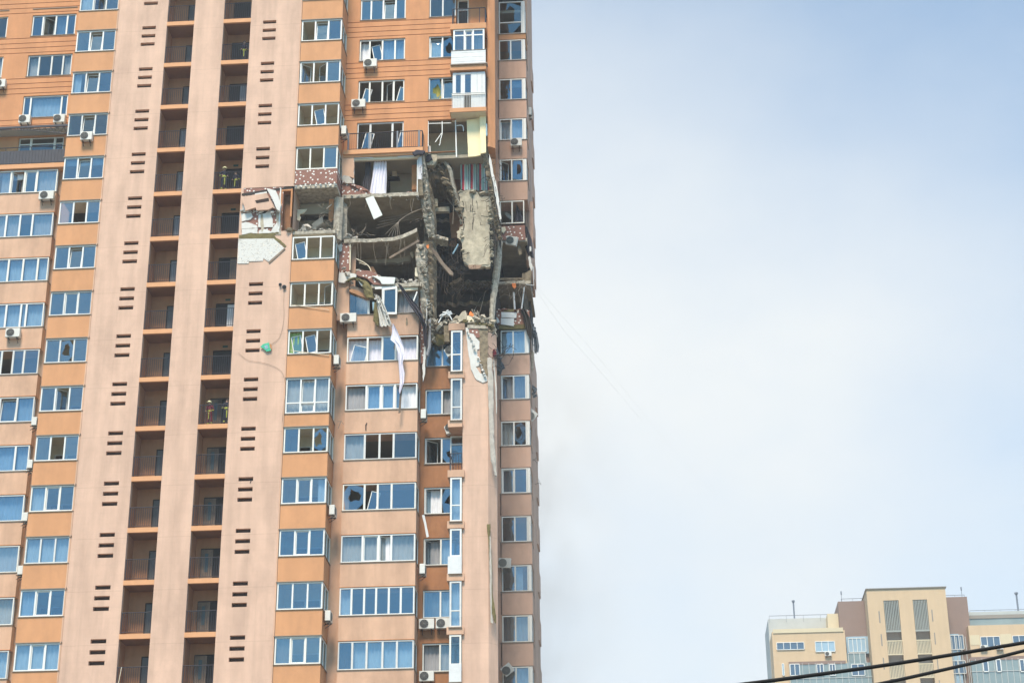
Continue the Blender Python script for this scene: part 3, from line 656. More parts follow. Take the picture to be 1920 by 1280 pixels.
mb.face((19.97, PY, 18.35), (21.42, PY, 18.35), (21.42, 7.95, 18.35), (19.97, 7.95, 18.35)); mb.face((21.42, PY, 18.0), (21.88, 2.12, 18.0), (21.80, 3.4, 18.0), (21.42, 3.4, 18.0))
mb.face((19.97, PY, GZ), (19.97, PY, 18.35), (19.97, 3.2, 18.35), (19.97, 3.2, GZ))
mb.build('pier', M['pink'], TW)
EX0, EX1 = 19.30, 19.97
for k in range(0, 7):
    zb, zt = 3*k-2.52, 3*k+.10
    m = MB(); m.box(EX0-.15, EX1+(.12 if k != 4 else -.002), EY-.03, DY, zt+.02, zt+.44)
    m.build('balcony_slab', M['pinkb'], TW)
    if k == 4:
        m = MB(); m.bar((EX0-.02, EY, zb+1.05), (EX1, EY, zb+1.05), .025); m.bar((EX0-.02, EY, zb+1.05), (EX0-.02, DY, zb+1.05), .025); m.bar((EX0, EY, zb+.05), (EX1, EY, zb+.05), .02)
        for i in range(5): m.bar((EX0+i*.16, EY, zb), (EX0+i*.16, EY, zb+1.05), .016 if i else .04)
        m.build('railing', M['metal'], TW)
        window(19.16, 19.95, zb+.05, zt-.05, DY+.02, (), 'g', '.', tr=.8, seed=290, sill=False); continue
    tr = {6: .42, 5: .32, 3: .37, 2: .40, 1: .36, 0: .38}[k]
    o = window(EX0, EX1-.02, zb+.03, zt, EY+.03, (), 'g', 'c' if k in (5, 3, 1) else '.', tr=tr, fw=.10, seed=300+k, sill=True)
    m = MB(); X = EX0+.03
    m.box(X-.03, X+.03, EY+.08, EY+.2, zb, zt); m.box(X-.03, X+.03, EY+.2, DY, zt-.1, zt); m.box(X-.03, X+.03, EY+.2, DY, zb, zb+.9 if k in (0, 2) else zb+.1); m.build('side_frame', M['pvc'], o)
    m = MB(); m.face((X, EY+.2, zb+.1), (X, EY+.2, zt-.1), (X, DY, zt-.1), (X, DY, zb+.1)); m.build('pane', M['glass'], o)
    if k in (0, 2):
        m = MB(); m.box(EX0-.10 if k == 2 else EX0, EX1-.005, EY-.06, EY+.02, zb+.02, zb+1.02); m.build('panel', M['pvcdirty'], o)
# ---- upper E balconies (k 11..14), wider, beside a strip of orange wall
mb = MB(); wall(mb, 19.45, 21.42, 32.6, TOP, 2.3, [(19.5, 20.2, 39.25, 41.4, .2), (19.5, 20.2, 42.3, 44.4, .2)]); 
corner(mb, [(21.42, 2.3), (21.42, 1.85), (21.55, 1.85), (21.86, 2.1), (21.80, 3.4), (21.42, 3.4), (21.42, 7.95)], FL(11)+.2, TOP); mb.face((21.42, 1.85, FL(11)+.2), (21.42, 3.4, FL(11)+.2), (21.80, 3.4, FL(11)+.2), (21.86, 2.1, FL(11)+.2), (21.55, 1.85, FL(11)+.2))
mb.build('upper_wall', M['orangew'], TW)
UX0, UX1, UY = 19.30, 21.34, 1.2
for k, z in ((12, 32.80), (13, 35.88), (14, 38.86), (15, 41.9)):
    m = MB(); m.box(UX0-.14, UX1+.06, UY-.06, 2.3, z-.40 if k > 12 else z-.28, z); m.build('balcony_slab', M['orange'], TW)
part_soffit = MB(); part_soffit.box(UX0-.1, UX1+.02, UY, 2.28, 32.80-.31, 32.80-.285); part_soffit.build('balcony_soffit', M['tan'], TW)
z = 38.86      # open balcony with bar railing and a dark doorway
m = MB(); m.bar((UX0, UY, z+1.12), (UX1, UY, z+1.12), .035); m.bar((UX1, UY, z+1.12), (UX1, 2.3, z+1.12), .035); m.bar((UX0, UY, z+1.12), (UX0, 1.84, z+1.12), .035)
for i in range(8): x = UX0+.45+i*.09; m.bar((x, UY, z+.02), (x, UY, z+1.12), .014)
for x in (UX0, UX0+.3, UX1-.35, UX1): m.bar((x, UY, z), (x, UY, z+1.12), .022)
for i in range(6): m.bar((UX1, UY+.15*i, z), (UX1, UY+.15*i, z+1.12), .014); m.bar((UX0, UY+.1*i, z), (UX0, UY+.1*i, z+1.12), .014)
m.build('railing', M['metal'], TW)
o = window(19.5, 20.2, z+.02, z+2.5, 2.32, (), 'o', '.', tr=None, seed=310, sill=False); m = MB(); m.box(19.56, 20.14, 2.30, 2.37, z+1.72, z+1.80); m.build('transom', M['pvc'], o)
m = MB(); m.box(19.56, 20.14, 2.44, 2.5, z, z+2.4); m.build('dark_doorway', M['dark'], o)
# glazed balcony k=13 with white siding apron
z = 35.88; o = window(UX0+.05, UX1-.05, z+.95, z+2.58, UY+.02, (.36, .64), 'gtg', '..k', tr=None, fw=.10, seed=311, sill=False)
m = MB(); m.box(UX0+.16, UX1-.16, UY+.03, UY+.08, z+2.12, z+2.2); m.build('transom', M['pvc'], o)
m = MB()
for i in range(6): m.box(UX0-.06, UX1+.03, UY-.10-(.006 if i % 2 else 0), UY-.02, z+.02+i*.158, z+.02+(i+1)*.158-.008)
m.build('siding_apron', M['pvcdirty'], TW); m = MB(); m.box(UX0-.08, UX1+.08, UY-.13, UY+.0, z+.97, z+1.0); m.box(UX0-.1, UX1+.14, UY-.15, UY+.3, z-.06, z+.015); m.build('flashing', M['sill'], TW)
# enclosed balcony k=12: white panels, two narrow windows, bar railing in front
z = 32.80; m = MB()
for (a, b) in ((UX0+.02, UX0+.22), (UX0+.52, UX0+.78), (UX0+1.14, UX0+1.52), (UX0+1.535, UX1-.22), (UX1-.205, UX1-.03)): m.box(a, b, UY+.10, UY+.16, z+1.05, z+2.6)
m.box(UX0+.2, UX1-.02, UY+.09, UY+.17, z+2.45, z+2.58)
for (a, b) in ((UX0+.02, UX0+.48), (UX0+.49, UX0+.72), (UX0+1.14, UX1-.22), (UX1-.205, UX1-.03)): m.box(a, b, UY+.11, UY+.15, z+.02, z+.98)
m.box(UX0, UX1, UY+.07, UY+.17, z+.98, z+1.06); m.box(UX1-.08, UX1-.02, UY+.16, 2.3, z, z+2.6)
o = m.build('balcony_enclosure', M['pvcdirty'], TW)
m = MB(); m.face((UX0+.22, UY+.13, z+1.05), (UX0+.52, UY+.13, z+1.05), (UX0+.52, UY+.13, z+2.5), (UX0+.22, UY+.13, z+2.5)); m.face((UX0+.78, UY+.13, z+1.05), (UX0+1.14, UY+.13, z+1.05), (UX0+1.14, UY+.13, z+2.5), (UX0+.78, UY+.13, z+2.5)); m.build('pane', M['glass'], o)
m = MB(); m.box(UX0+.05, UX1-.1, 2.1, 2.25, z, z+2.6); m.build('inner_wall', M['weathered'], o)
m = MB(); m.bar((UX0-.03, UY-.02, z+1.05), (UX1, UY-.02, z+1.05), .03)
for i in range(22): x = UX0+(UX1-UX0)*i/21; m.bar((x, UY-.02, z), (x, UY-.02, z+1.05), .010)
m.build('railing', M['pvc'], TW)
# ---- right-hand column G: wall, bays and the side facade
GY = 7.9
gx0, gx1 = 21.42, 23.45
m = MB()
m.face((21.42, GY, GZ), (21.66, GY, GZ), (21.66, GY, 19.0), (21.42, GY, 19.0)); m.face((21.42, GY, 27.1), (21.66, GY, 27.1), (21.66, GY, TOP), (21.42, GY, TOP))
m.build('side_wall', M['salmon'], TW)
SX = 23.47
m = MB(); m.box(23.20, SX, 9.4, 15, GZ, 20.9); m.build('side_wall', M['salmon'], TW)
m = MB(); m.box(23.20, SX, 9.4, 15, 26.4, TOP); m.build('side_wall', M['salmon'], TW)
Gspec = {15: ('b', '.'), 14: ('gg', '..'), 13: ('gg', '.u'), 12: ('sg', 'cl'), 11: ('vb', '..'), 7: ('gg', 'cc'), 6: ('vg', 'kk'), 5: ('gb', 'c.'), 4: ('tg', 'k.'),
         3: ('gg', '..'), 2: ('gg', '.h'), 1: ('gg', 'kc'), 0: ('gg', '.c')}
for k in K:
    if k in (8, 9): continue
    zb = 3*k-1.72 if k != 15 else 42.32; zt = 3*(k-1)-.09
    if k == 14: zt = zt
    m = MB()
    if k == 10: continue
    zlow = zt if k != 7 else 3*6-.09
    m.box(21.60, gx1, GY, GY+.15, zlow+.02, zb); m.box(gx1-.15, gx1, GY+.15, 9.4, zlow+.02, zb); m.box(21.6, gx1-.15, GY+.15, 9.4, zlow+.03, zlow+.2)
    s = m.build('spandrel', M['orange'] if k >= 15 else M['salmon'], TW)
    m = MB(); m.box(21.58, gx1+.04, GY-.05, GY-.002, zb, zb+.03); m.box(gx1+.003, gx1+.04, GY, 9.3, zb, zb+.03); m.build('sill', M['sill'], s)
    ztop = 3*k-.11
    pan, cur = Gspec[k]
    window(21.68, 23.22, zb+.03, ztop, GY+.05, (.5,) if len(pan) == 2 else (), pan, cur, tr=.36 if k == 15 else None, seed=330+k, sill=False)
    q = MB(); q.box(23.23, 23.40, GY+.03, GY+.12, zb+.03, ztop); X = 23.36
    q.box(X-.03, X+.03, GY+.12, 9.2, ztop-.08, ztop); q.box(X-.03, X+.03, GY+.12, 9.2, zb+.03, zb+.1); q.box(X-.03, X+.03, 9.1, 9.2, zb+.1, ztop-.08); s = q.build('side_window', M['pvc'], TW)
    q = MB(); q.face((X, GY+.12, zb+.1), (X, 9.1, zb+.1), (X, 9.1, ztop-.08), (X, GY+.12, ztop-.08)); q.build('pane', M['glass'], s)
# bays on the hidden right-hand facade show as small steps along its edge
for k in K:
    if k in (8, 9): continue
    m = MB(); m.prism([(SX-.05, 12.6, 3*k-1.5), (SX+.09, 12.9, 3*k-1.9), (SX+.09, 12.9, 3*k-3.3), (SX-.05, 12.6, 3*k-3.3)], (0, 1.6, 0)); m.build('side_bay', M['salmon'], TW)
# ---- body of the building behind everything
m = MB(); m.box(-16, 23.2, 15, 15.2, GZ, TOP); m.box(-16.2, -16, 2.7, 15, GZ, TOP); m.box(-16, 23.4, 3.0, 15, TOP, TOP+.3); m.box(-16, 21.4, 0, 3, TOP, TOP+.3); m.build('outer_shell', M['pinkb'], TW)
# interior floors, partitions, backs
for k in range(-1, 17):
    z = FL(k)
    for (x0, x1, y0, y1) in ((-12, -4.0, 1.96, 7), (10.1, 12.5, 1.96, 7), (12.66, 17.40, 2.0, 7.5), (17.52, 21.36, 2.35, 9.0), (21.52, 23.19, 9.45, 13)):
        if k in (8, 9, 10) and x0 > 12: continue
        if 17 < x0 < 18 and k <= 7: y0 = 3.0
        m = MB(); m.box(x0, x1, y0, y1, z-.22, z-.01); m.build('floor_slab', M['taupe'], TW)
for (x0, x1, y0, y1, z0, z1, mm) in ((-12, 12.5, 7.0, 7.2, GZ, TOP, 'beige'), (12.7, 17.45, 7.5, 7.7, GZ, 18.2, 'beige'), (12.7, 17.45, 7.5, 7.7, 30.2, TOP, 'beige'), (12.7, 17.45, 7.5, 7.7, 27.2, 30.2, 'taupe'),
        (-4.6, -4.5, 2.0, 7.0, GZ, TOP, 'beige'), (12.55, 12.65, 2.0, 7.5, GZ, TOP, 'beige'), (17.42, 17.5, 2.75, 7.5, GZ, 18.2, 'beige'), (17.42, 17.5, 2.0, 7.5, 33.0, TOP, 'beige'), (17.42, 17.5, 3.0, 6.0, 30.3, 32.8, 'taupe'),
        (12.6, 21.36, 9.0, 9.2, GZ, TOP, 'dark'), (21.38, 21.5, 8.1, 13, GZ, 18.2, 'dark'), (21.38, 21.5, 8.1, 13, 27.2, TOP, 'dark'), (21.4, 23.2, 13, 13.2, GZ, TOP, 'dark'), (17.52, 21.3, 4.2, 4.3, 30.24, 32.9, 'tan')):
    m = MB(); m.box(x0, x1, y0, y1, z0, z1); m.build('interior_wall', M[mm], TW)
# ================================================================== the blasted storeys (parts of the tower)
def part(name, mm, fn, parent=None, smooth=False, label=None):
    m = MB(); fn(m); o = m.build(name, M[mm], parent or TW, smooth=smooth, label=label)
    if name in ('rubble', 'rebar', 'cable', 'crack'): o['kind'] = 'stuff'
    return o
def pp(name, mm, pts, Y, th, amp=0, step=6, seed=1, parent=None, label=None):
    return part(name, mm, lambda m: patch(m, pts, Y, th, amp, step, seed), parent, label=label)
def rough(name, mm, path, parent=None, seed=1, n=9, seg=7, thing=None, j=.22):
    """a broken column along path of (px, py, Y, half width in metres, half depth)"""
    rnd = random.Random(seed); P = []
    for i in range(len(path)-1):
        for q in range(seg):
            t = q/seg; a, b = path[i], path[i+1]; P.append([a[k]+(b[k]-a[k])*t for k in range(5)])
    P.append(list(path[-1])); rows = []
    for a in P:
        c = at(a[0], a[1], a[2]); row = []
        for i in range(n):
            t = 2*math.pi*i/n+.4; cx, cy_ = math.cos(t), math.sin(t); e = 1/max(abs(cx), abs(cy_))
            row.append(c+Vector((cx*e*a[3]*rnd.uniform(1-j, 1+j), cy_*e*a[4]*rnd.uniform(1-j, 1+j), rnd.uniform(-.05, .05))))
        rows.append(row+[row[0]])
    m = MB(); m.grid(rows); m.face(*rows[0][:-1]); m.face(*rows[-1][:-1][::-1])
    return m.build(name, M[mm], parent)
def rod(m, pts, Y, r, n=4):
    """tube through pixel points; Y a number or one per point; smoothed"""
    P = [at(p[0], p[1], Y[i] if isinstance(Y, (list, tuple)) else Y) for i, p in enumerate(pts)]
    if len(P) > 2:
        Q = []
        for i in range(len(P)-1):
            p0, p1, p2, p3 = P[max(i-1, 0)], P[i], P[i+1], P[min(i+2, len(P)-1)]
            for q in range(5):
                t = q/5; Q.append(.5*((2*p1)+(p2-p0)*t+(2*p0-5*p1+4*p2-p3)*t*t+(3*p1-p0-3*p2+p3)*t**3))
        P = Q+[P[-1]]
    m.tube(P, r, n)
def rubble(m, x0, x1, y0, y1, Y0, Y1, n, s0, s1, seed, flat=.5, prof=None):
    rnd = random.Random(seed)
    for i in range(n):
        t = rnd.random(); px = x0+(x1-x0)*t; py = y0+(y1-y0)*t; Y = rnd.uniform(Y0, Y1); s = rnd.uniform(s0, s1)*(1 if rnd.random() < .8 else 1.7)
        c = at(px, py, Y0)+Vector((0, Y-Y0, rnd.uniform(-.02, (prof(t) if prof else .12))))
        m.rock(c, s*rnd.uniform(.7, 2.0), s, s*flat*rnd.uniform(.6, 1.4), rnd)
def cloth(name, mm, L, Rr, Y, thing=None, parent=None, folds=3, amp=.05, seed=1, n=10, loc=None, th=0):
    """fabric hanging between two pixel polylines L and Rr of equal length"""
    rnd = random.Random(seed); rows = []; m = MB(); k = len(L)
    sub = 4
    def interp(PL, s):
        i = min(int(s), k-2); t = s-i; return (PL[i][0]+(PL[i+1][0]-PL[i][0])*t, PL[i][1]+(PL[i+1][1]-PL[i][1])*t)
    ph = rnd.uniform(0, 6)
    for a in range((k-1)*sub+1):
        s = a/sub; l, r_ = interp(L, s), interp(Rr, s); row = []
        for b in range(n+1):
            t = b/n; d = amp*math.sin(t*folds*2*math.pi+ph+.5*math.sin(s*1.3))+amp*.4*math.sin(t*folds*5+s)
            Yy = Y[min(int(s), k-2)]*(1-(s-min(int(s), k-2)))+Y[min(int(s), k-2)+1]*(s-min(int(s), k-2)) if isinstance(Y, (list, tuple)) else Y
            row.append(at(l[0]+(r_[0]-l[0])*t, l[1]+(r_[1]-l[1])*t, Yy)+Vector((0, d, 0)))
        rows.append(row)
    m.grid(rows)
    if th: m.grid([[p+Vector((0, th, 0)) for p in r][::-1] for r in rows])
    c = rows[0][n//2]
    return m.build(name, M[mm], parent, smooth=True, loc=None if parent else tuple(c))
def thing(name, label, cat, px, py, Y, group=None): return empty(name, at(px, py, Y), label, cat, group)
def slab(name, k, x0, x1, y0, y1, th=.24, mm='conc', cm='ceilc', seed=1, jf=.12, label=None, droop=None):
    """a broken floor slab with a ragged front edge"""
    rnd = random.Random(seed); n = max(4, int((x1-x0)/.22)); z = FL(k); fr = []
    for i in range(n+1):
        x = x0+(x1-x0)*i/n; fr.append((x, y0+rnd.uniform(-jf, jf), (droop(x) if droop else 0)))
    m = MB()
    for i in range(n):
        a, b = fr[i], fr[i+1]
        m.cur = 0; m.face((a[0], a[1], z-th+a[2]), (b[0], b[1], z-th+b[2]), (b[0], b[1], z+b[2]), (a[0], a[1], z+a[2]))
        m.face((a[0], a[1], z+a[2]), (b[0], b[1], z+b[2]), (b[0], y1, z), (a[0], y1, z))
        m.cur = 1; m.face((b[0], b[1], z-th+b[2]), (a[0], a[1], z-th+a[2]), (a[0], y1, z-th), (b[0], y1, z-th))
    m.cur = 0; m.face((x0, y0, z-th), (x0, y0, z), (x0, y1, z), (x0, y1, z-th)); m.face((x1, y0, z-th), (x1, y1, z-th), (x1, y1, z), (x1, y0, z)); m.face((x0, y1, z-th), (x0, y1, z), (x1, y1, z), (x1, y1, z-th))
    return m.build(name, [M[mm], M[cm]], TW, label=label)
# --- C bay, storey 10: curtains still hanging, front wall shredded
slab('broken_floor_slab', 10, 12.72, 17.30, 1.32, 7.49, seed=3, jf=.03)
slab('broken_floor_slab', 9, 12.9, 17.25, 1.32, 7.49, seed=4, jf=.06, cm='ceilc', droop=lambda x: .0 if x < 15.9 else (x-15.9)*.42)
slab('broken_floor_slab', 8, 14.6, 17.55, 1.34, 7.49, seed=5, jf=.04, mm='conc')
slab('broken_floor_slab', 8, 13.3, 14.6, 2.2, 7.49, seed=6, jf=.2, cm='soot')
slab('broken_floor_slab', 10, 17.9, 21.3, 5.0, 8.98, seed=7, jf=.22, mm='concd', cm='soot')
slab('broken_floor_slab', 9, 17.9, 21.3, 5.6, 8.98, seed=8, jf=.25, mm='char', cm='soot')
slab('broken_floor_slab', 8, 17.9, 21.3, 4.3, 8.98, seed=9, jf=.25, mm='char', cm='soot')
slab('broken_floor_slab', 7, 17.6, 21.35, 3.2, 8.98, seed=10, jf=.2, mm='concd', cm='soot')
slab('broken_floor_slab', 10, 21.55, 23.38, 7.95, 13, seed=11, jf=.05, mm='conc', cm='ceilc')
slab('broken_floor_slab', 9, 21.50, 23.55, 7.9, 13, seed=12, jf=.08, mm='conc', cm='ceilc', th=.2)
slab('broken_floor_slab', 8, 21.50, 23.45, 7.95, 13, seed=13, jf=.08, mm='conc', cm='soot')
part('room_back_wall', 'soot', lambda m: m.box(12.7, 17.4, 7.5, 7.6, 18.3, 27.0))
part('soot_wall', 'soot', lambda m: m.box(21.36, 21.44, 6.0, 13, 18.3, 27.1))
part('soot_wall', 'soot', lambda m: m.box(23.3, 23.4, 10.5, 13, 21, 26.6))
part('room_side_wall', 'concd', lambda m: m.box(17.30, 17.42, 4.2, 7.49, 18.3, 30.1))
part('torn_wall_strip', 'pinkb', lambda m: patch(m, [(640,287),(663,290),(664,334),(652,330),(648,335),(641,332)], 1.32, .2, .8, 5, 2))
part('lintel', 'tan', lambda m: m.box(13.30, 17.30, 1.42, 1.6, FL(11)-.62, FL(11)-.31))
part('roller_strip', 'pvcdirty', lambda m: (m.box(13.35, 14.5, 1.36, 1.41, FL(11)-.52, FL(11)-.46), m.box(16.0, 17.0, 1.36, 1.41, FL(11)-.53, FL(11)-.48)))
pp('broken_brickwork', 'brick', [(640,346),(646,341),(661,343),(667,347),(680,350),(697,362),(701,366),(641,368)], 1.40, .22, .9, 5, 4)
pp('plaster_lump', 'dust', [(641,332),(645,328),(654,330),(662,340),(661,344),(642,343)], 1.30, .3, .8, 4, 5)
pp('broken_brickwork', 'brick', [(760,363),(764,359),(782,360),(784,366),(760,367)], 1.40, .22, .6, 4, 6)
part('window_frame_remnant', 'pvc', lambda m: (m.prism([at(*p, 1.38) for p in ((662,292),(664,292),(664,345),(662,343))], (0,.05,0)), m.prism([at(*p, 1.38) for p in ((782,300),(783.5,300),(783,364),(781.5,364))], (0,.05,0))))
pp('wardrobe', 'oak', [(772,310),(781,308),(782,355),(772,355)], 2.4, .5, 0, 5, 1, label='pale orange wardrobe edge')
t = cloth('hanging_curtain', 'lilac', [(701,303),(698,330),(694,352),(692,363)], [(725,303),(725,330),(724,352),(724,365)], 1.75, folds=5, amp=.05, seed=3, n=44)
tag(t, 'white gathered curtain hanging in the open room below the terrace railing', 'curtain')
t = cloth('hanging_curtain', 'curt_dark', [(685,303),(683,330),(679,345),(681,352)], [(695,304),(696,330),(696,350),(693,362)], 1.95, folds=4, amp=.05, seed=4, n=30)
tag(t, 'charcoal curtain hanging left of the white one in the open room', 'curtain')
t = thing('wall_shelf', 'small dark wall shelf on the back wall of the open room', 'shelf', 740, 336, 4.0)
part('shelf_board', 'dark', lambda m: (m.box(*[v for a in ((at(728,336,4).x, at(750,336,4).x), (3.6, 4.0), (at(740,340,4).z, at(740,337,4).z)) for v in a])), t)
part('box', 'tan', lambda m: m.box(at(737,330,4).x, at(745,330,4).x, 3.6, 3.95, at(740,335.5,4).z, at(740,327,4).z), t)
part('supporting_wall', 'taupe', lambda m: m.box(15.2, 17.3, 4.0, 4.1, FL(10), FL(11)-.25))
# torn striped cloth + insulated pier right of the room
cl = cloth('torn_blind', 'sheer', [(783.5,296),(784,312),(784,336)], [(791,292),(792,315),(792,337)], 1.4, folds=3, amp=.05, seed=6, n=20); tag(cl, 'crumpled white blind hanging at the right edge of the open room', 'blind')
pp('pier_face', 'concd', [(783,337),(792,336),(794,366),(784,366)], 1.45, .4, .5, 5, 7)
rough('broken_pier', 'conc', [(791,294,1.9,.16,.2), (797,330,2.0,.17,.25), (799,370,2.1,.22,.3), (804,410,2.2,.28,.35), (810,448,2.3,.20,.3)], TW, 21, 9, 8)
rough('broken_pier', 'concd', [(806,300,3.2,.10,.15), (803,340,3.0,.13,.2), (812,380,2.9,.12,.2), (816,440,2.9,.10,.2)], TW, 22)
rough('broken_pier', 'conc', [(791,462,1.9,.30,.3), (792,500,1.9,.32,.35), (796,545,2.0,.25,.35), (797,600,2.1,.13,.3)], TW, 23)
rough('broken_pier', 'concd', [(806,458,2.5,.38,.4), (807,500,2.5,.36,.4), (808,550,2.5,.30,.4), (812,600,2.5,.22,.4)], TW, 24)
part('pier_brick', 'brick', lambda m: patch(m, [(788,540),(796,540),(797,640),(793,680),(789,680)], 1.95, .2, .6, 6, 8))
part('pier_edge_foam', 'insul', lambda m: patch(m, [(800,560),(802,560),(801,590),(799,640),(797,700),(793,715),(792,690),(796,640)], 1.7, .08, .7, 5, 9))
# --- storey 9
rough('concrete_pier', 'conc', [(636,373,1.0,.26,.25), (634,415,1.0,.26,.25), (632,452,1.0,.26,.25)], TW, 25, n=8, j=.05)
pp('pier_face', 'conc', [(642,376),(651,384),(650,446),(641,452)], 1.6, .2, .4, 6, 9)
part('rebar', 'wire', lambda m: [rod(m, [(795-i*5,390+i*2), (768-i*3,400+i*2), (742-i*2+i*3,420), (722+i*6,440+i*3)], [1.6,1.4,1.2,1.1], .011) for i in range(6)], label='fan of bent rebar under the slab')
part('rebar', 'wire', lambda m: [rod(m, [(705+i*3,428-i*6), (735+i*4,420-i*5), (765,412-i*4), (790,410-i*3)], 2.2, .009) for i in range(4)])
def tangle(m, x0, x1, y0, y1, Y, n, r, seed, L=18, down=.0):
    rnd = random.Random(seed)
    for i in range(n):
        x, y = rnd.uniform(x0, x1), rnd.uniform(y0, y1); a = rnd.uniform(0, 6.28); P = [(x, y)]
        for q in range(rnd.randint(2, 4)):
            a += rnd.uniform(-.9, .9); l = rnd.uniform(.3, .6)*L; x += math.cos(a)*l*(1-down); y += math.sin(a)*l*(1-down)+l*down; P.append((x, y))
        rod(m, P, [Y+rnd.uniform(-.5, .5) for _ in P], r*rnd.uniform(.7, 1.4))
part('rebar', 'wire', lambda m: tangle(m, 655, 688, 434, 448, 1.5, 16, .012, 31, 14))
part('rubble', 'dust', lambda m: (rubble(m, 642, 690, 447, 452, 1.35, 2.6, 60, .06, .16, 32), rubble(m, 655, 668, 449, 450, 1.4, 2.0, 25, .08, .2, 33, prof=lambda t: .3)))
part('rubble', 'concd', lambda m: rubble(m, 700, 730, 452, 452, 1.35, 2.4, 26, .06, .18, 34, prof=lambda t: .25*math.sin(t*3.1)))
part('ceiling_beam', 'taupe', lambda m: patch(m, [(659,464),(735,464),(772,462),(782,452),(786,470),(770,482),(768,489),(757,490),(745,494),(742,492),(700,493),(668,489),(660,483)], 3.6, .3, .8, 7, 10), label='sagging plaster ceiling with round lamp holes')
pp('hanging_plaster', 'tan', [(768,464),(772,463),(775,482),(773,484),(769,476)], 3.3, .06, .5, 4, 11)
part('brick_pier', 'brick', lambda m: patch(m, [(636,457),(656,457),(656,511),(636,511)], 1.38, .3, .4, 8, 12))
part('window_frame_remnant', 'tan', lambda m: patch(m, [(655.5,458),(658,458),(657,506),(655,506)], 1.30, .06))
pp('foam_flap', 'insul', [(633,459),(641,457),(641,470),(637,472),(635,467)], 1.30, .06, .6, 4, 13)
pp('torn_wall', 'concd', [(778,472),(784,468),(795,470),(796,525),(779,528),(777,520),(782,513)], 1.7, .25, .8, 5, 14)
pp('torn_wall', 'tan', [(778,502),(783,501),(783,519),(778,517)], 1.6, .05, .5, 4, 15)
t = thing('roof_plank', 'long grey plank slanting down across the second blasted floor', 'plank', 757, 468, .9)
part('plank', 'weathered', lambda m: patch(m, [(784,449),(787,452),(731,485),(729,482)], .9, .08), t)
t = thing('wood_strip', 'thin curved yellow strip arching over the debris of the second blasted floor', 'strip', 685, 500, 1.5)
part('strip', 'tan', lambda m: (rod(m, [(668,485),(682,492),(692,500),(697,512)], 1.5, .035), rod(m, [(674,492),(686,497)], 1.5, .02)), t)
part('broken_door', 'wood', lambda m: patch(m, [(693,500),(700,500),(708,515),(695,514)], 2.2, .06))
part('tumbled_bricks', 'brick', lambda m: (patch(m, [(668,509),(678,506),(694,508),(708,514),(720,528),(719,534),(700,533),(688,522),(668,515)], 1.28, .25, .8, 5, 16)), label='collapsed brick wall sliding off the slab')
part('rubble', 'brick', lambda m: rubble(m, 700, 735, 516, 530, 1.6, 2.4, 22, .08, .2, 35))
part('rubble', 'dust', lambda m: (rubble(m, 655, 785, 508, 532, 1.7, 3.4, 70, .06, .2, 36, prof=lambda t: .2), rubble(m, 760, 785, 530, 531, 1.4, 2.4, 16, .05, .13, 37)))
t = thing('foam_board', 'grey-white board lying on the slab edge of the second blasted floor', 'board', 720, 532, 1.2)
part('board', 'board', lambda m: patch(m, [(697,517),(722,519),(741,520),(739,532),(716,532),(712,525)], 1.15, .12, .4, 8, 17), t)
part('facade_foam', 'insul', lambda m: patch(m, [(636,511),(657,512),(668,514),(667,522),(655,526),(644,530),(635,529)], 1.15, .12, .8, 5, 18))
# --- storey 7 of the C bay
BYc = 1.32
part('bay_wall', 'pinkb', lambda m: patch(m, [(634,531),(655,530),(655,600),(628,600)], BYc, .2, .5, 9, 19))
pp('slipped_lintel', 'orange', [(655,543),(660,541),(692,554),(692,562),(655,546)], 1.15, .2, .4, 6, 20)
pp('slipped_lintel', 'pinkb', [(655,538),(664,536),(692,546),(692,557),(660,544)], 1.22, .15, .4, 6, 20)
o = part('window', 'pvc', lambda m: (patch(m, [(689,556),(693,556),(693,590),(689,590)], 1.3, .08), patch(m, [(703,538),(744,536),(745,540),(703,542)], 1.3, .08), patch(m, [(716,541),(719,541),(719,588),(716,588)], 1.3, .08)))
part('pane', 'glass2', lambda m: patch(m, [(656,548),(689,560),(689,590),(656,588)], 1.36, .02), o)
o2 = part('sash', 'pvc', lambda m: (patch(m, [(717.5,540),(744,537),(744.5,541),(718.5,544)], 1.15, .06), patch(m, [(741.5,541),(745,541),(744,588),(741,588)], 1.15, .06), patch(m, [(719,544),(721,544),(720,588),(718,588)], 1.15, .06), patch(m, [(718,585),(744,585),(744,589),(718,589)], 1.16, .06)), o)
part('pane', 'glass2', lambda m: patch(m, [(721,544),(741.5,541),(741.5,585),(720.5,585)], 1.2, .02), o)
part('curtain', 'curt_grey', lambda m: [curtain_grid(m, at(746,560,2).x, at(785,560,2).x, at(760,590,2).z-.1, at(760,544,2).z, 2.0, random.Random(3), amp=.05)], o, smooth=True)
part('curtain', 'sheer', lambda m: [curtain_grid(m, at(668,560,2).x, at(690,560,2).x, at(680,592,2).z-.1, at(680,550,2).z, 2.0, random.Random(4), amp=.05)], o, smooth=True)
part('bay_beam', 'tan', lambda m: patch(m, [(745,537),(783,534),(783,543),(745,546)], 1.45, .2, .4, 8, 3))
pp('broken_sash', 'pvc', [(781,546),(783,547),(775,568),(773,566)], 1.3, .06, 0)
rough('torn_wool', 'wool', [(650,528,1.0,.12,.12), (668,521,.95,.14,.12), (686,533,.9,.22,.14), (695,560,.9,.22,.14)], TW, 41, n=8, seg=5, j=.3)
rough('torn_wool', 'wool', [(704,568,1.0,.12,.1), (706,600,1.0,.16,.1), (709,612,1.0,.05,.08)], TW, 42, n=8, seg=5, j=.3)
part('torn_foam', 'insul', lambda m: patch(m, [(671,526),(676,524),(687,531),(689,537),(684,541),(677,535)], .9, .08, .5, 5, 22))
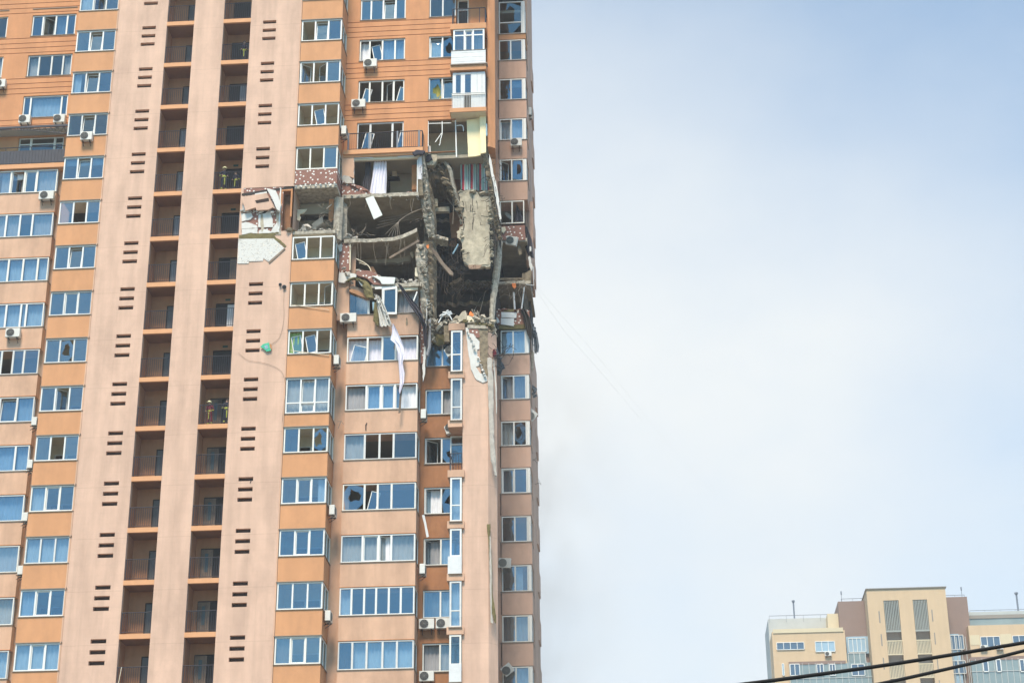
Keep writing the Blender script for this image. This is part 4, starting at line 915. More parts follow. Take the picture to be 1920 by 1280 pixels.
# --- brick-and-foam scar on the stair panel
part('scar_brick', 'brick', lambda m: m.face((7.0, .019, 24.3), (9.4, .019, 24.3), (9.4, .019, 27.24), (7.0, .019, 27.24)))
for i, q in enumerate(([(452,401),(471,399),(474,406),(470,411),(453,415)], [(453,418),(461,416),(472,419),(482,423),(483,427),(453,428.5)],
          [(453,429.5),(483,428.5),(483,438),(470,436),(463,438),(454,440)], [(485,402),(497,400),(505,394),(511,410),(512,426),(497,426),(484,426)],
          [(485,433),(492,429),(500,430),(508,434),(512,426),(520,416),(524,435),(510,436),(485,438)], [(455,380),(461,394),(470,390),(468,398),(455,398)])):
    pp('foam_remnant', 'insul', q, -.04, .05, .7, 4, 50+i)
pp('glue_patch', 'plaster', [(489,402),(493,402),(495,428),(491,436),(488,420)], -.045, .003)
pp('moss_strip', 'wool', [(448,441),(465,438),(490,437),(520,434),(524,438),(514,441),(518,446),(526,450),(537,461),(534,464),(513,447),(448,448)], -.03, .028, .6, 5, 56)
pp('bare_insulation', 'glue', [(447,448),(513,447),(533,465),(504,491),(494,484),(493,489),(467,490),(466,494),(445,494)], -.035, .033, .3, 8, 57, label='arrow-shaped patch of bare white insulation')
pp('insulation_edge', 'weathered', [(533,465),(535,467),(505,494),(503,491)], -.045, .04)
pp('dotted_pier', 'conc', [(518,378),(525,360),(527,440),(517,440),(518,420)], -.03, .04, .5, 5, 58)
part('wardrobe', 'oak', lambda m: (m.box(9.28, 9.34, -.02, 1.2, 24.4, 27.05), m.box(9.34, 9.95, 1.1, 1.2, 24.4, 27.05), m.box(9.34, 9.95, -.01, 1.1, 26.95, 27.05), m.box(9.85, 9.95, -.04, .02, 25.2, 27.05)))
part('wardrobe_door', 'wood', lambda m: (m.box(9.36, 9.8, .5, .54, 24.4, 26.9)))
part('white_edge', 'pvc', lambda m: m.box(9.20, 9.26, -.05, .1, 24.4, 27.1))
t = thing('fallen_facade_panel', 'bent pink facade panel with a vent slot tilted off the wall', 'panel', 485, 378, -.3)
part('panel', 'pink', lambda m: patch(m, [(452,369),(500,362),(518,392),(511,389),(503,393),(481,394),(479,389),(460,395)], [-.32][0], .14, .3, 8, 59), t)
part('vent_slot', 'shaft', lambda m: patch(m, [(478,376),(503.5,371),(504.5,377),(481,381)], -.335, .01), t)
part('foam_edge', 'insul', lambda m: patch(m, [(478,363),(500,359),(501,362),(478,367)], -.30, .12, .3, 5, 60), t)
t = thing('foam_wedge', 'white foam insulation wedge sticking out beside the tilted pink panel', 'foam board', 518, 370, -.2)
part('foam', 'insul', lambda m: patch(m, [(500,353),(517,357),(521,366),(527,384),(524,396),(519,392),(511,374)], -.5, .3, .5, 5, 61), t)
part('dark_gap', 'dark', lambda m: patch(m, [(453,363),(478,359),(520,353),(549,351),(549,354),(520,357),(480,366),(453,367)], -.01, .008, .3, 7, 62))
part('dark_gap', 'dark', lambda m: patch(m, [(484,395),(504,393),(504,400),(495,403),(486,401)], -.02, .01, .5, 4, 63))
# storey 9 of the B column
part('room_back_wall', 'concd', lambda m: m.box(10.05, 12.5, 1.9, 2.0, 24.25, 25.9))
part('room_back_wall', 'taupe', lambda m: m.box(10.05, 12.5, 1.85, 2.0, 26.3, 26.98))
part('torn_wall', 'oak', lambda m: patch(m, [(617,373),(626,373),(625,410),(621,416),(616,411)], 1.2, .1, .5, 5, 64))
part('torn_wall', 'tan', lambda m: patch(m, [(557,393),(575,392),(571,398),(562,402),(564,408),(561,414),(557,412)], 1.0, .1, .6, 4, 65))
part('rubble', 'dust', lambda m: (rubble(m, 556, 625, 433, 430, .05, 1.4, 90, .05, .16, 66, prof=lambda t: .05+.35*math.sin(3.1*min(1, t*1.1))), m.rock(at(598,424,.9), 1.0, .8, .25, random.Random(4)), m.rock(at(575,428,.4), .5, .4, .3, random.Random(8))))
part('rubble', 'concd', lambda m: rubble(m, 527, 552, 434, 432, -.15, .6, 40, .05, .15, 67, prof=lambda t: .15))
part('rebar', 'wire', lambda m: (tangle(m, 600, 622, 385, 425, .7, 12, .012, 68, 16), rod(m, [(600,378),(600,400),(598,418)], .8, .012), rod(m, [(612,392),(622,383)], .6, .05)))
part('rubble', 'insul', lambda m: [m.rock(at(555+i*9.2, 350+R.uniform(-.6,.6)-i*.5, -.05), .14, .05, .13, R) for i in range(9)])
# --- the void between the two columns (D and E)
t = cloth('striped_curtain', 'stripes', [(863,292),(863,325),(864,356)], [(912,296),(914,325),(917,357)], 3.2, folds=6, amp=.06, seed=12, n=50)
tag(t, 'curtain with red, green and grey stripes hanging under the yellow wall', 'curtain')
part('yellow_wall', 'cream', lambda m: (patch(m, [(875,225),(900,221),(901,291),(890,293),(878,294)], 1.9, .12, .4, 8, 71)), label='cream yellow partition wall')
part('yellow_wall', 'cream', lambda m: patch(m, [(899,216),(911,215),(911,286),(901,288)], 1.7, .12, .4, 8, 72))
part('corridor_wall', 'tan', lambda m: patch(m, [(822,303),(863,301),(863,317),(822,319)], 5.1, .1))
part('corridor_door', 'wood', lambda m: patch(m, [(846,317),(864,316),(864,362),(846,362)], 5.05, .1))
part('dark_room_wall', 'dark', lambda m: (patch(m, [(815,380),(866,380),(866,455),(815,455)], 6.6, .1)))
part('wooden_door', 'wood', lambda m: (patch(m, [(842,400),(866,392),(870,445),(846,446)], 4.6, .06, .4, 7, 73), patch(m, [(846,446),(866,448),(862,462),(842,460)], 4.9, .06, .6, 5, 74)))
part('ceiling_beam', 'plaster', lambda m: (patch(m, [(813,389),(842,387),(842,396),(813,397)], 3.6, .3, .5, 6, 75), patch(m, [(815,372),(820,373),(821,386),(816,387)], 3.4, .2, .6, 4, 76)))
# bent slab hanging in the void
def bent(m):
    rows = []; rnd = random.Random(5)
    prof = [(302,3.2), (308,2.9), (320,2.7), (335,2.7), (350,2.9), (365,3.3), (375,3.8)]
    Lx = [802,800,801,803,806,809,814]; Rx = [838,845,846,847,848,851,858]
    for i, (y, Y) in enumerate(prof):
        rows.append([at(Lx[i]+(Rx[i]-Lx[i])*j/10+rnd.uniform(-.6,.6), y+rnd.uniform(-1,1)+(j-5)*.4, Y+rnd.uniform(-.08,.08)) for j in range(11)])
    m.grid(rows); m.grid([[p+Vector((.1,.3,-.05)) for p in r][::-1] for r in rows])
    for i in range(len(rows)-1):
        for e in (0, 10):
            a, b = rows[i][e], rows[i+1][e]; d = Vector((.1,.3,-.05)); m.face(a, b, b+d, a+d)
part('bent_slab', 'char', bent, label='scorched floor slab folded down into the hole')
rough('slab_rim', 'conc', [(818,298,3.0,.12,.12), (836,306,2.8,.13,.12), (845,320,2.6,.12,.12), (848,345,2.7,.11,.12), (856,372,3.0,.09,.12), (864,395,3.2,.06,.1)], TW, 78, n=8, seg=4)
pp('plaster_block', 'plaster', [(799,297),(806,291),(820,290),(819,300),(814,309),(801,310)], 2.3, .4, .8, 4, 79)
pp('plaster_block', 'insul', [(803,274),(807,273),(808,285),(804,289),(802,283)], 2.1, .15, .6, 4, 80)
part('charred_scrap', 'cloth', lambda m: (patch(m, [(799,293),(806,288),(811,298),(803,304),(798,302)], 2.2, .1, .8, 4, 81), patch(m, [(773,286),(780,281),(797,283),(793,289),(783,288),(777,291)], 1.0, .2, .8, 4, 82)))
t = thing('hanging_facade_slab', 'cracked beige plaster wall slab hanging over the dark hole', 'wall slab', 892, 360, 3.2)
part('slab', 'plaster', lambda m: patch(m, [(862,360),(870,358),(885,357),(898,361),(900,368),(917,368),(925,372),(926,392),(924,408),(916,410),(919,425),(918,440),(919,470),(919,499),(904,500),(880,499),(870,494),(867,475),(866,456),(858,446),(856,434),(862,426),(868,424),(869,410),(864,398),(861,380)], 3.1, .3, 1.7, 3.5, 83), t)
part('plaster_layer', 'plaster', lambda m: patch(m, [(900,372),(922,372),(922,402),(915,406),(902,404)], 3.07, .03, .6, 5, 84), t)
part('plaster_layer', 'plaster', lambda m: patch(m, [(866,459),(895,462),(917,460),(916,496),(880,497),(869,490)], 3.06, .04, .5, 6, 85), t)
part('pink_edge', 'pinkb', lambda m: patch(m, [(877,497),(903,496),(901,502),(895,504),(880,504)], 3.04, .05, .4, 5, 86), t)
def cracks(m):
    rnd = random.Random(9)
    for i in range(16):
        x, y = rnd.uniform(864, 905), rnd.uniform(362, 420); P = [(x, y)]
        for q in range(rnd.randint(3, 6)): 
            if rnd.random() < .6: y += rnd.uniform(3, 8); x += rnd.uniform(-1.5, 1.5)
            else: x += rnd.uniform(-5, 5)
            P.append((x, y))
        for a, b in zip(P, P[1:]): m.bar(at(a[0], a[1], 3.085), at(b[0], b[1], 3.085), rnd.uniform(.006, .018))
part('crack', 'dark', cracks, t)
def net(m):
    for i in range(5): m.bar(at(917.5+i*2.6, 415, 3.4), at(918.5+i*2.6, 500, 3.4), .008)
    for i in range(17): m.bar(at(916, 415+i*5.2, 3.4), at(930, 414+i*5.2, 3.4), .008)
part('mesh_reinforcement', 'wire', net, t)
# right-hand broken edge strip and leaning column
rough('broken_pier', 'concd', [(907,289,2.4,.14,.2), (914,315,2.4,.17,.2), (920,345,2.5,.14,.2), (926,385,2.6,.13,.2), (932,430,2.8,.12,.2)], TW, 91)
part('foam_edge', 'insul', lambda m: (patch(m, [(917,288),(921,300),(925,325),(930,340),(936,378),(940,410),(937,412),(932,385),(926,350),(921,328),(917,305)], 2.0, .08, .6, 5, 92)))
part('dark_gap', 'dark', lambda m: patch(m, [(911,290),(918,291),(923,330),(930,360),(932,400),(940,420),(940,470),(925,420),(925,365),(917,330)], 3.9, .1, .5, 6, 93))
t = rough('leaning_column', 'conc', [(937,452,5.0,.17,.2), (934,490,4.6,.20,.22), (929,530,4.3,.20,.2), (924,565,4.1,.17,.2), (922,605,4.0,.15,.2), (921,640,4.0,.10,.15)], TW, 94, n=8, j=.12)
part('cable', 'wired', lambda m: tangle(m, 808, 872, 448, 520, 3.2, 40, .013, 95, 26, .15))
part('cable', 'wireb', lambda m: tangle(m, 812, 870, 440, 540, 3.4, 26, .010, 96, 24, .35))
part('cable', 'wireb', lambda m: [rod(m, [(824+i*5.5, 455), (826+i*5.5, 500), (822+i*6+R.uniform(-4,4), 560+R.uniform(-25,25))], 3.3, .009) for i in range(9)])
part('cable', 'wire', lambda m: (rod(m, [(850,330),(858,365),(866,400),(868,425)], 2.8, .016), rod(m, [(846,350),(850,385),(849,420)], 2.8, .016), rod(m, [(838,372),(852,390),(864,412)], 2.9, .014), rod(m, [(846,338),(853,352),(856,362)], 2.8, .016)))
part('cable', 'wire', lambda m: (rod(m, [(898,590),(905,565),(910,545)], 4.2, .012), rod(m, [(880,600),(893,575),(901,558)], 4.4, .012), rod(m, [(935,560),(945,552),(958,556)], 7, .012)))
part('rubble', 'conc', lambda m: (rubble(m, 804, 836, 441, 450, 2.6, 3.2, 26, .12, .3, 97), 0))
part('rubble', 'char', lambda m: rubble(m, 838, 920, 532, 530, 4.0, 4.8, 60, .1, .28, 98, prof=lambda t: .15))
part('rubble', 'soot', lambda m: (rubble(m, 812, 870, 446, 452, 4.5, 6, 50, .15, .4, 99, prof=lambda t: .3), 0))
t = thing('wooden_beam', 'splintered pinkish beam hanging diagonally from the broken pier', 'beam', 812, 466, 1.4)
part('beam', 'weathered', lambda m: patch(m, [(806,461),(812,466),(820,473),(832,492),(850,511),(849,516),(843,514),(826,494),(812,474)], 1.35, .18, .5, 5, 101), t)
part('scrap', 'orangecl', lambda m: patch(m, [(799,460),(804,458),(804,464),(801,466)], 1.3, .05, .4, 3, 102), t)
t = thing('blue_tube', 'pale blue tube dangling in the dark hole left of the plaster slab', 'tube', 855, 466, 2.6)
part('tube', 'bluecl', lambda m: rod(m, [(859,458),(855,466),(849,476)], 2.6, .05, 6), t)
# pane strips dangling in the open room of storey 11
def strips(m):
    for P, r in (([(829,228),(829,250),(826,262)], .035), ([(828,250),(816,267)], .03), ([(826,262),(825,270),(823,273)], .03), ([(854,226),(855,262),(856,295)], .05), ([(856,236),(867,236),(869,246)], .035), ([(803,228),(803,275)], .035), ([(803,232),(846,231)], .03)):
        rod(m, P, 1.9, r)
part('window_frame_remnant', 'pvc', strips)
part('window_frame_remnant', 'bluecl', lambda m: patch(m, [(911,232),(913,232),(914,254),(911,255)], 1.6, .05))
part('lath', 'tan', lambda m: (m.bar(at(885,214,2.1), at(876,224,2.1), .03), m.bar(at(877,210,1.9), at(880,224,1.9), .02)))
part('brick_gap', 'weathered', lambda m: patch(m, [(872,208),(884,207),(886,222),(876,224)], 2.6, .05))
# --- G column, storeys 10..8
o = window(21.68, 23.22, 30-1.72, 30-.11, GY+.05, (.5,), 'oo', '..', seed=401, sill=False)
cl = cloth('torn_curtain', 'cloth', [(968,382),(966,400),(964,416)], [(969,382),(978,402),(985,418)], GY+.5, folds=2, amp=.08, seed=13, n=14); tag(cl, 'torn dark blue curtain in the shattered window above the exposed bricks', 'curtain')
part('torn_wall', 'dust', lambda m: patch(m, [(945,400),(950,398),(958,404),(962,410),(956,411),(950,406)], GY+.8, .05, .6, 4, 110))
part('spandrel', 'brick', lambda m: patch(m, [(938,424),(984,422),(985,449),(962,452),(940,449)], GY-.02, .2, .5, 7, 111), label='stripped spandrel showing bricks and glue dabs')
part('torn_wall', 'tan', lambda m: patch(m, [(939,426),(947,425),(949,431),(944,437),(939,434)], GY-.1, .08, .6, 4, 112))
part('edge_wall', 'salmon', lambda m: patch(m, [(986,380),(999,378),(1000,445),(996,470),(992,440),(988,440)], 9.4, .3, .5, 6, 113))
cl = cloth('torn_cloth', 'cloth', [(984,425),(986,445),(984,462),(990,478)], [(988,425),(997,448),(999,470),(1002,486)], 8.6, folds=2, amp=.08, seed=14, n=10); tag(cl, 'dark blue torn cloth draped down the right corner of the tower', 'cloth')
part('foam_remnant', 'insul', lambda m: (patch(m, [(990,482),(994,480),(996,492),(999,500),(996,508),(992,497)], 8.4, .1, .7, 4, 114), patch(m, [(993,462),(996,462),(996,470),(993,471)], 8.4, .1, .5, 3, 115)))
part('slab_joist', 'concd', lambda m: (patch(m, [(936,521),(984,520),(984,524),(936,525)], 8.2, .2, .3, 8, 116), patch(m, [(979,512),(984,512),(984,531),(979,531)], 8.1, .2, .3, 6, 117), patch(m, [(984,512),(996,505),(996,531),(984,531)], 8.0, .2, .3, 6, 118), patch(m, [(970,461),(976,461),(979,476),(973,478)], 8.2, .1, .3, 6, 118)))
part('rubble', 'dust', lambda m: rubble(m, 940, 985, 531, 529, 7.95, 8.6, 26, .06, .16, 119, prof=lambda t: .1))
part('scrap', 'orangecl', lambda m: patch(m, [(960,531),(967,531),(968,538),(964,541),(960,536)], 7.7, .08, .5, 3, 120))
part('window_frame_remnant', 'pvcdirty', lambda m: (m.bar(at(963,548,7.9), at(965,580,7.9), .06), m.bar(at(983,538,7.9), at(978,578,7.9), .045), m.bar(at(986,533,7.7), at(1001,535,8.2), .02), m.bar(at(1000,500,8.2), at(1001,535,8.2), .02)))
part('edge_wall', 'weathered', lambda m: patch(m, [(975,545),(984,535),(992,580),(984,582),(979,565)], 9.0, .2, .5, 6, 121))
part('spandrel', 'brick', lambda m: patch(m, [(929,581),(950,579),(975,580),(992,583),(994,606),(975,609),(935,609),(929,604)], GY-.05, .2, .7, 7, 122), label='lower stripped spandrel with two white foam boards')
part('foam_board', 'pvcdirty', lambda m: (patch(m, [(940,585),(969,586),(968,596),(940,595)], GY-.14, .06, .3, 8, 123), patch(m, [(939,596),(964,597),(963,611),(939,608)], GY-.14, .06, .3, 8, 124), patch(m, [(929,593),(934,596),(937,604),(932,606)], GY-.1, .05, .4, 4, 126)))
part('wool_strip', 'wool', lambda m: (patch(m, [(945,579),(970,580),(970,584),(945,584)], GY-.1, .06, .4, 5, 127), patch(m, [(936,609),(984,608),(985,616),(936,617)], GY-.08, .2, .5, 7, 128)))
cl = cloth('torn_membrane', 'soot', [(975,580),(980,592),(983,605),(988,625)], [(985,580),(994,597),(998,615),(996,640)], GY-.3, folds=2, amp=.08, seed=15, n=12); tag(cl, 'torn dark brown membrane hanging at the tower corner beside the white foam boards', 'membrane')
cl = cloth('tattered_cloth', 'greycl', [(999,612),(1000,628),(1001,645),(1002,664)], [(1004,615),(1008,630),(1011,648),(1009,660)], 9.2, folds=2, amp=.12, seed=16, n=8); tag(cl, 'tattered slate cloth sticking out into the sky at the right edge', 'cloth')
part('rubble', 'greycl', lambda m: (rubble(m, 984, 1001, 585, 625, 8.6, 9.4, 40, .06, .2, 129, prof=lambda t: .1), rubble(m, 1000, 1003, 725, 745, 9.3, 9.8, 10, .06, .18, 130), rubble(m, 1000, 1005, 610, 655, 9.2, 9.5, 30, .05, .16, 131)))
part('bent_wire', 'wired', lambda m: (rod(m, [(994,858),(1003,863),(1008,868)], 9.5, .02), rod(m, [(994,868),(1001,862),(1006,858)], 9.5, .015), rod(m, [(1003,908),(1010,905),(1015,907)], 11, .015), rod(m, [(1008,895),(1012,903),(1014,909)], 11, .012)))
part('hanging_strip', 'conc', lambda m: (patch(m, [(996,655),(1001,660),(1000,700),(996,690)], 9.3, .06, .4, 6, 132)))
# --- pier F top: bare foam, concrete and rubble heap
pp('bare_foam', 'insul', [(873,614),(888,612),(890,622),(893,634),(899,640),(899,654),(895,655),(895,670),(900,671),(899,685),(892,687),(900,699),(914,705),(914,714),(905,717),(893,711),(883,692),(878,660)], PY-.05, .05, .6, 5, 141, label='bare white foam on the pier top')
pp('bare_concrete', 'concd', [(889,613),(915,614),(915,706),(902,700),(900,680),(900,640),(892,632)], PY-.04, .04, .5, 6, 142)
pp('pier_patch', 'brick', [(879,616),(896,616),(900,632),(892,633),(888,625),(880,624)], PY-.065, .02, .5, 5, 144)
pp('pier_cap', 'conc', [(876,609),(910,610),(915,616),(877,615)], PY-.1, .2, .5, 5, 145)
cl = rough('hanging_facade_strip', 'dust', [(918,672,1.5,.13,.05), (920,720,1.45,.15,.05), (921,770,1.45,.12,.05), (922,820,1.4,.12,.06), (925,862,1.4,.13,.07), (930,892,1.4,.05,.04)], None, 146, n=8, seg=6); tag(cl, 'long torn grey-white facade strip hanging down the corner of the pink pier', 'facade strip')
cl = rough('hanging_facade_strip', 'insul', [(925,675,1.9,.05,.03), (930,730,1.9,.04,.03), (931,775,1.9,.02,.02)], None, 147, n=6, seg=6); tag(cl, 'narrow white foam strip just right of the long torn strip', 'facade strip')
cl = rough('hanging_facade_strip', 'wool', [(916,983,1.5,.10,.05), (917,1010,1.5,.05,.05), (920,1050,1.5,.07,.05), (921,1110,1.5,.06,.05), (926,1150,1.5,.10,.06), (929,1166,1.5,.03,.04)], None, 148, n=7, seg=6); tag(cl, 'lower torn strip of olive wool and foam hanging on the pink pier', 'facade strip')
part('foam_remnant', 'dust', lambda m: (patch(m, [(918,1005),(920,1005),(922,1060),(922,1150),(925,1168),(920,1166),(919,1120),(918,1060)], 1.42, .03, .4, 6, 149)))
cl = rough('tattered_bundle', 'greycl', [(922,650,2.2,.25,.2), (930,672,2.4,.30,.25), (937,690,2.8,.22,.2), (935,702,3,.1,.15)], None, 150, n=9, seg=4, j=.5); tag(cl, 'tangle of grey shredded sheeting between the pier and the right-hand windows', 'debris')
part('scrap', 'maroon', lambda m: patch(m, [(919,653),(928,655),(931,664),(926,669),(919,663)], 1.9, .1, .8, 4, 151))
part('cable', 'wired', lambda m: tangle(m, 915, 945, 635, 690, 2.0, 30, .014, 152, 18))
m = MB()
pf = lambda t: .15+.75*max(0, math.sin(t*3.0))*(.6+.4*math.sin(t*9))
rubble(m, 822, 925, 610, 606, 1.7, 4.5, 260, .08, .26, 153, prof=pf); 
rnd = random.Random(77)
for i in range(60):
    t = rnd.random(); c = at(815+95*t, 607, 1.9)+Vector((0, rnd.uniform(0, 1.5), rnd.uniform(.1, .2+pf(t)))); d = Vector((rnd.uniform(-1, 1), rnd.uniform(-.5, .5), rnd.uniform(-.7, .5))).normalized()*rnd.uniform(.3, .8)
    m.bar(c-d*.5, c+d*.5, rnd.uniform(.015, .045))
tag(m.build('rubble_heap', M['conc'], None, loc=tuple(at(870, 605, 1.8))), 'heap of concrete rubble and sticks on top of the pink pier', 'rubble', kind='stuff')
part('rubble', 'concd', lambda m: rubble(m, 795, 845, 612, 620, 2.2, 4.0, 90, .1, .28, 154, prof=lambda t: .5))
part('rubble', 'wool', lambda m: rubble(m, 870, 922, 604, 612, 1.6, 2.2, 40, .06, .18, 155, prof=lambda t: .15))
t = thing('broken_plaster_block', 'cream plaster block standing on the rubble heap', 'block', 867, 604, 1.9)
part('block', 'plaster', lambda m: patch(m, [(860,593),(867,584),(873,582),(875,588),(874,598),(860,604)], 1.7, .35, .4, 5, 156), t)
t = thing('orange_block', 'block with a bright orange corner on the rubble heap', 'block', 885, 602, 1.9)
part('block', 'tan', lambda m: patch(m, [(875,592),(886,590),(893,597),(892,603),(886,604),(875,600)], 1.75, .35, .4, 5, 157), t)
part('corner', 'orangecl', lambda m: patch(m, [(880,586),(882,583),(887,588),(890,593),(885,593),(879,590)], 1.72, .2, .4, 4, 158), t)
t = thing('foil_bundle', 'crumpled silver foil bundle at the left of the rubble heap', 'foil', 838, 592, 2.0)
part('foil', 'pvcdirty', lambda m: (rubble(m, 826, 842, 592, 588, 1.9, 2.3, 16, .08, .2, 159, prof=lambda t: .2), rod(m, [(822,605),(830,592),(840,588),(848,600)], 1.9, .04)), t)
# recess wall scraps under the void
part('lintel_board', 'wool', lambda m: patch(m, [(806,626),(838,627),(838,642),(822,648),(807,640)], 2.4, .15, .6, 5, 160), label='olive board hanging over the recessed window')
part('recess_pier', 'concd', lambda m: (patch(m, [(832,610),(842,610),(843,640),(833,640)], 1.9, .3, .6, 5, 161), patch(m, [(803,605),(845,603),(845,628),(806,630)], 2.5, .3, .8, 6, 162)))
# --- cloths
cl = cloth('hanging_cloth', 'cloth', [(745,531),(758,555),(770,575),(785,595),(792,612),(796,650)], [(751,533),(768,556),(782,572),(791,588),(800,612),(802,650)], [1.0,1.0,1.0,1.0,1.3,1.4], folds=2, amp=.06, seed=17, n=12); tag(cl, 'long charcoal cloth sweeping from the slab edge down past the pink parapet', 'cloth')
cl = cloth('hanging_cloth', 'curt_grey', [(803,598),(803,625),(800,650),(799,664)], [(808,598),(808,625),(808,650),(803,668)], 1.5, folds=1, amp=.05, seed=18, n=8); tag(cl, 'mauve-grey rag hanging between the parapet and the recessed window', 'cloth')
cl = cloth('hanging_curtain', 'lilac', [(736,607),(735,625),(732,637),(741,645),(747,665),(748,685),(749,700),(750,715),(748,733),(749,738)], [(738,607),(747,625),(753,640),(757,650),(759,665),(755,680),(759,700),(758,716),(752,733),(750,738)], .75, folds=2, amp=.06, seed=19, n=16); tag(cl, 'long lilac-white curtain trailing over two floors of pink balconies', 'curtain')
t = thing('dangling_lath', 'thin grey lath dangling from the end of the lilac curtain', 'lath', 750, 730, .9)
part('lath', 'weathered', lambda m: patch(m, [(751,722),(755,722),(752,752),(751,773),(747,774),(749,745)], .85, .04), t)
cl = cloth('torn_foam_sheet', 'glue', [(703,552),(706,570),(710,590),(713,612)], [(711,555),(722,575),(730,595),(735,610)], .85, folds=3, amp=.13, seed=20, n=14, th=.05); tag(cl, 'torn white foam sheet hanging over the pink parapet', 'foam sheet')
t = thing('cyan_shard', 'small cyan shard beside the torn foam sheet', 'shard', 700, 572, .9); part('shard', 'bluecl', lambda m: patch(m, [(698,566),(702,566),(701,577),(699,583)], .9, .03), t)
t = thing('white_board', 'clean white board dangling under the curtained room', 'board', 700, 390, .8); part('board', 'board', lambda m: patch(m, [(685,372),(700,367),(717,403),(701,411)], .8, .06), t)
t = thing('green_scrap', 'green plastic scrap hanging on the pink wall beside the vent slots', 'scrap', 500, 650, -.1); part('scrap', 'shadegreen', lambda m: patch(m, [(488,650),(493,645),(501,643),(503,641),(507,647),(508,657),(500,659),(496,655)], -.12, .05, .6, 4, 170), t); part('corner', 'oak', lambda m: patch(m, [(505,643),(509,646),(509,656),(506,651)], -.13, .02), t); part('patch', 'bluecl', lambda m: patch(m, [(495,649),(501,646),(503,652),(499,655)], -.135, .014, .4, 3, 171), t)
# --- wall marks, vents and loose cables
for i, (x, y) in enumerate(((525.5,533.5),(533,538))):
    t = thing('wall_vent', ('small round black vent on the pink wall, the upper left one of two', 'small round black vent on the pink wall, the lower right one of two')[i], 'vent', x, y, -.1)
    part('cap', 'acd', lambda m: m.tube([at(x, y, 0), at(x, y, -.16)], .07+.03*i, 10), t); part('rim', 'greymetal', lambda m: m.tube([at(x, y, 0), at(x, y, -.03)], .10+.03*i, 12), t)
c1 = MB(); rod(c1, [(533,540),(532,565),(532,600),(524,632),(509,645)], -.04, .008); tag(c1.build('loose_cable', M['weathered'], None, loc=tuple(at(533,540,0))), 'thin loose cable falling from the round vents to the green scrap', 'cable')
c1 = MB(); rod(c1, [(447,661),(465,675),(490,679),(515,687),(530,700),(536,730),(532,760),(529,790)], -.04, .008); tag(c1.build('loose_cable', M['weathered'], None, loc=tuple(at(447,661,0))), 'thin loose cable curving over the pink wall below the green scrap', 'cable')
part('wire_stub', 'wired', lambda m: (m.bar(at(471,900,-.02), at(469,905,-.02), .02), m.bar(at(686,795,1.27), at(686,806,1.27), .03), m.bar(at(688,792,1.27), at(686,797,1.27), .02)))
for q in ([(761,597),(763,594),(765,606),(763,610),(761,609)],): pp('spall_mark', 'concd', q, 1.28, .02, .4, 3, 173)
part('lattice_wire', 'sill', lambda m: (rod(m, [(633,650+140),(640,790),(644,795)], 1.5, .02), rod(m, [(640,788),(634,803)], 1.5, .02)))
part('hanging_flashing', 'pvcdirty', lambda m: (patch(m, [(791,965),(796,965),(800,985),(804,1005),(800,1007),(796,985)], 1.9, .04, .3, 6, 174)), label='bent grey flashing dangling beside the recessed wall')
part('lath', 'tan', lambda m: (m.bar(at(545,571,-.08), at(617,581,-.08), .02), m.bar(at(545,657,-.08), at(617,666,-.08), .022), m.bar(at(222,1280,-.05), at(228,1250,-.05), .02)))
# ================================================================== air conditioners
def ac(label, px, py, Y, w=.85, face='f', X=None, tilt=0, dark='acd', group='air conditioner units on the tower', yaw=0, bracket=True, h=.56, broken=False):
    """px, py: lower middle of the unit; Y: plane of the wall behind it ('f') or Y of its middle when it hangs on a side wall ('r')"""
    d = .30
    c = at(px, py, Y-d/2-.08)
    t = empty('air_conditioner', c, label, 'air conditioner', group, rot=None)
    def B(m, x0, x1, y0, y1, z0, z1): m.box(c.x+x0, c.x+x1, c.y+y0, c.y+y1, c.z+z0, c.z+z1)
    m = MB(); B(m, -w/2, w/2, -d/2, d/2, 0, h); cs = m.build('casing', M['acw'], t)
    bv = cs.modifiers.new('bevel', 'BEVEL'); bv.width = .02; bv.segments = 2
    fx = -w*.15
    def disc(m, r, y, n=16): 
        m.face(*[(c.x+fx+math.cos(2*math.pi*i/n)*r, c.y+y, c.z+h/2-math.sin(2*math.pi*i/n)*r) for i in range(n)][::-1])
    m = MB(); disc(m, h*.42, -d/2-.008); m.build('fan_opening', M[dark], t)
    m = MB()
    for rr in (.42, .30, .18, .07):
        n = 16; P = [(c.x+fx+math.cos(2*math.pi*i/n)*rr*h, c.y-d/2-.02, c.z+h/2+math.sin(2*math.pi*i/n)*rr*h) for i in range(n+1)]; m.tube(P, .008, 4)
    for i in range(4): a = math.pi*i/4; m.bar((c.x+fx-math.cos(a)*h*.42, c.y-d/2-.02, c.z+h/2-math.sin(a)*h*.42), (c.x+fx+math.cos(a)*h*.42, c.y-d/2-.02, c.z+h/2+math.sin(a)*h*.42), .006)
    m.build('fan_grille', M['acg'], t)
    if bracket:
        for s in (-.3, .3):
            m = MB(); B(m, s*w-.02, s*w+.02, -d/2, d/2+.09, -.045, -.004); m.bar((c.x+s*w, c.y-d/2+.03, c.z-.04), (c.x+s*w, c.y+d/2+.07, c.z-.26), .018); m.build('bracket', M['acd'], t)
    # turn: children were built in world axes around the empty, so rotating the empty turns the unit
    rz = math.radians(90) if face == 'r' else math.radians(yaw)
    t.rotation_euler = (0 if not broken else math.radians(12), math.radians(tilt), rz)
    return t
U = FY+.0
ac('white air conditioner, left of the two under the glazed window above the black parapet', 46, 232, U, .72)
ac('white air conditioner, right of the two above the black lattice canopy', 111, 231, U, .72)
ac('small white air conditioner on the orange spandrel right of the black parapet', 162, 264, -.02, .72)
ac('beige air conditioner on the pink wall just below the black parapet', 87, 375, BY, .92)
ac('white air conditioner low on the far left pink wall', 24, 633, BY, .86)
ac('white air conditioner cut by the left edge of the photo', 0, 165, U, .7)
